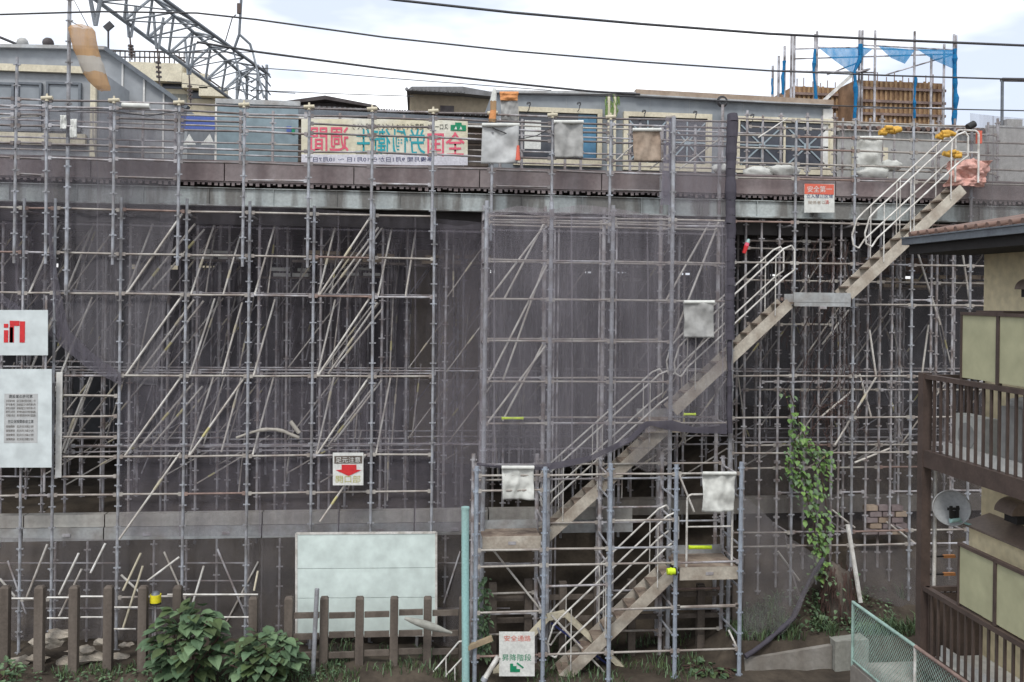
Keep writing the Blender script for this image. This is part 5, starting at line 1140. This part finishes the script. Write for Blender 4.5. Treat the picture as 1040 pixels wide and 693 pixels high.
for zt0, zb_ in ((hz(977, 320), z1r+.005), (hz(975, 554), z2r+.01)):
    ypan = PX(977, 350, XH).y
    for k in range(5):
        ya = ypan-k*.83
        f = MB()
        for q in ((ya-.03, ya, zb_, zt0), (ya-.83, ya-.8, zb_, zt0)): f.box((XH-.03, q[0], q[2]), (XH+.03, q[1], q[3]), 'house_brown')
        f.box((XH-.035, ya-.82, zt0), (XH+.035, ya, zt0+.045), 'house_brown'); fr = f.build('balcony_panel', hs)
        p = MB(); p.box((XH-.012, ya-.8, zb_+.03), (XH+.012, ya-.03, zt0), 'house_panel'); p.build('panel_sheet', fr)
# unit shelf behind the panels
mb = MB(); mb.box((XH+.05, 11.3, hz(977, 320)+.0), (XW-.005, 11.9, hz(977, 320)+.07), 'house_brown'); mb.build('shelf', hs)
# service box on lower wall (small roofed box)
bx_ = PX(992, 520, XW-.4); zq = bx_.z
mb = MB(); mb.box((XW-.36, 10.2, z2r+.75-.6), (XW-.005, YE-.25, z2r+1.0), 'house_wall'); mb.build('service_box', hs)
mb = MB(); mb.prism([(XW-.46, z2r+1.0), (XW-.46, z2r+1.03), (XW, z2r+1.17), (XW, z2r+1.0)], 10.1, YE-.2, 'hood'); mb.build('service_box_roof', hs)
def hood(Y, z, r):
    b = MB(); n = 8; pts = []
    for k in range(n+1):
        a = math.pi*.5*k/n; pts.append((XW-.012-math.sin(a)*r*1.25, z+math.cos(a)*r))
    vs = [(x, Y-r, zz_) for x, zz_ in pts]+[(x, Y+r, zz_) for x, zz_ in pts]; n1 = n+1
    b.add(vs, [(k, k+1, n1+k+1, n1+k) for k in range(n)], 'hood', True)
    b.add([(XW-.01, Y-r, z), (XW-.01, Y+r, z)]+vs, [tuple([0]+[2+k for k in range(n, -1, -1)]), tuple([1]+[2+n1+k for k in range(n1)])], 'hood')
    b.box((XW-.14, Y-r*.7, z-r*.7), (XW-.005, Y+r*.7, z), 'dark')
    b.build('vent_hood', hs)
p = PX(1042, 294, XW-.15); hood(p.y, p.z, .16)
p = PX(1018, 516, XW-.2); hood(p.y-.1, p.z-.05, .2)
p = PX(1036, 575, XW-.2); hood(min(p.y, 11), p.z, .17)
# window and door on the upper balcony wall
w = MB(); w.box((XW-.05, 10.0, z1b), (XW-.005, 11.4, z1b+1.95), 'dark'); f = w.build('door', hs); g = MB(); g.box((XW-.07, 10.75, z1b+.05), (XW-.052, 11.3, z1b+1.8), 'window_dark'); g.build('pane', f)
mb = MB(); mb.box((XW-.62, 12.1, z1b-.015), (XW-.36, 12.8, z1b+.62), 'sheet_white'); mb.bar((XW-.63, 12.45, z1b+.32), (XW-.621, 12.45, z1b+.32), .2, 'sheet_grey', 16); tag(mb.build('air_conditioner_unit'), 'white outdoor air conditioner standing on the upper balcony behind the bars', 'air conditioner')
mb = MB(); mb.box((XW-.5, 11.4, z1b-.015), (XW-.15, 11.85, z1b+.85), 'sheet_grey'); blob_mb((XW-.33, 11.62, z1b+.9), (.17, .2, .1), 'notice', 12, .2, 2, mb); tag(mb.build('storage_bin'), 'grey bundle on the upper balcony beside the air conditioner', 'storage')
# satellite dish
sd_ = thing('satellite_dish', (XH-.02, 12.8, z1b-.7), 'round grey satellite dish mounted below the upper balcony', 'satellite dish')
dc_ = PY(966.5, 516, 12.7); R0 = 18.5*12.7/F_PX; mb = MB(); n = 28; vs = [dc_+Vector((0, .07, 0))]
face = Vector((-.45, -1, .12)).normalized(); u = face.cross(Vector((0, 0, 1))).normalized(); v = u.cross(face)
vs = [dc_-face*.06]
for rr, dd in ((.35, .05), (.7, .025), (1., 0)):
    vs += [dc_-face*dd+(u*math.cos(6.283*i/n)+v*math.sin(6.283*i/n))*R0*rr for i in range(n)]
fs_ = [(0, 1+i, 1+(i+1) % n) for i in range(n)]
for k in range(2): fs_ += [(1+k*n+i, 1+(k+1)*n+i, 1+(k+1)*n+(i+1) % n, 1+k*n+(i+1) % n) for i in range(n)]
mb.add(vs, fs_, 'dish', True); mb.path([vs[1+2*n+i] for i in range(n)]+[vs[1+2*n]], .013, 'steel_board', 5); mb.build('reflector', sd_)
mb = MB(); q = dc_+face*.05-v*.06; mb.box((q.x-.095, q.y-.04, q.z+.04), (q.x+.095, q.y-.02, q.z+.08), 'black'); mb.box((q.x-.075, q.y-.06, q.z-.07), (q.x-.03, q.y-.041, q.z+.11), 'black'); mb.box((q.x+.03, q.y-.06, q.z-.07), (q.x+.075, q.y-.041, q.z+.11), 'black'); mb.box((q.x-.05, q.y-.04, q.z-.1), (q.x+.05, q.y-.02, q.z+.03), 'black'); mb.build('bracket', sd_)
mb = MB(); mb.beam(q+Vector((0, 0, -.1)), Vector((XW, 12.6, q.z-.32)), .03, .03, 'teal_paint'); mb.bar(q+Vector((-.05, -.03, -.12)), q+Vector((.1, -.03, -.1)), .035, 'teal_paint', 8); mb.build('arm', sd_)
for py, lb in ((565, 'upper'), (583, 'lower')):
    mb = MB(); p = PY(966, py, 13.3); mb.beam(p-Vector((.13, 0, 0)), p+Vector((.06, 0, 0)), .05, .045, 'orange'); mb.bar(p-Vector((.4, 0, 0)), p+Vector((.0, 0, 0)), .015, 'dark'); tag(mb.build('orange_marker'), '%s orange marker below the satellite dish behind the brown post' % lb, 'marker')
# debris cloth caught on the left scaffold
mb = MB(); pr = None
for k in range(9):
    q = PY(240+k*8, 445-9*math.sin(k/8*3.1)+R_(-1, 1), 21.35)
    if pr is not None: mb.bar(pr, q, R_(.03, .055), 'net_white', 6)
    pr = q
mb.bar(PY(295, 428, 21.3), PY(304, 440, 21.3), .05, 'net_white', 6); tag(mb.build('snagged_cloth'), 'scrap of pale cloth snagged on the left scaffold ledger', 'cloth')

# ------------------------------------------------------------------ world, sun, camera
W = D.worlds.new("World"); S.world = W; W.use_nodes = True; nt = W.node_tree; N = nt.nodes; L = nt.links
bg = N['Background']; bg.inputs['Strength'].default_value = .1
sky = N.new('ShaderNodeTexSky'); sky.sky_type = 'NISHITA'; sky.sun_disc = False; EL, RO = math.radians(52), math.radians(200); sky.sun_elevation = EL; sky.sun_rotation = RO
tc = N.new('ShaderNodeTexCoord'); mp = N.new('ShaderNodeMapping'); mp.inputs['Scale'].default_value = (1, 1, 3.2); L.new(tc.outputs['Generated'], mp.inputs[0])
nz = N.new('ShaderNodeTexNoise'); nz.inputs['Scale'].default_value = 2.6; nz.inputs['Detail'].default_value = 5; nz.inputs['Roughness'].default_value = .5; L.new(mp.outputs[0], nz.inputs['Vector'])
rp = N.new('ShaderNodeValToRGB'); e = rp.color_ramp.elements; e[0].position = .40; e[1].position = .57; e[0].color = (8.6, 9.5, 11.2, 1); e[1].color = (16.5, 16.6, 16.8, 1)
L.new(nz.outputs['Fac'], rp.inputs['Fac'])
mx_ = N.new('ShaderNodeMix'); mx_.data_type = 'RGBA'; mx_.inputs['Factor'].default_value = .9
L.new(sky.outputs[0], mx_.inputs['A']); L.new(rp.outputs['Color'], mx_.inputs['B']); L.new(mx_.outputs['Result'], bg.inputs['Color'])
sl_d = D.lights.new('sun', 'SUN'); sl_d.energy = 2.0; sl_d.angle = math.radians(14); sl_d.color = (1, .97, .92)
so = D.objects.new('sun', sl_d); col.objects.link(so)
dirn = Vector((math.sin(RO)*math.cos(EL), math.cos(RO)*math.cos(EL), math.sin(EL)))   # towards the sun
so.rotation_euler = dirn.to_track_quat('Z', 'Y').to_euler(); so.location = (0, -10, 40)
cd = D.cameras.new('camera'); cam = D.objects.new('camera', cd); col.objects.link(cam)
cd.sensor_width = 36; cd.lens = 36*F_PX/1040; cd.shift_y = -(346.5-HY)/1040; cd.clip_end = 4000; cd.clip_start = .05
mw = Matrix((( RT.x, UP.x, -fw.x, CAM.x), (RT.y, UP.y, -fw.y, CAM.y), (RT.z, UP.z, -fw.z, CAM.z), (0, 0, 0, 1)))
cam.matrix_world = mw; S.camera = cam
S.view_settings.view_transform = 'Standard'; S.view_settings.look = 'None'; S.view_settings.exposure = 0
S.cycles.transparent_max_bounces = 24; S.cycles.max_bounces = 6
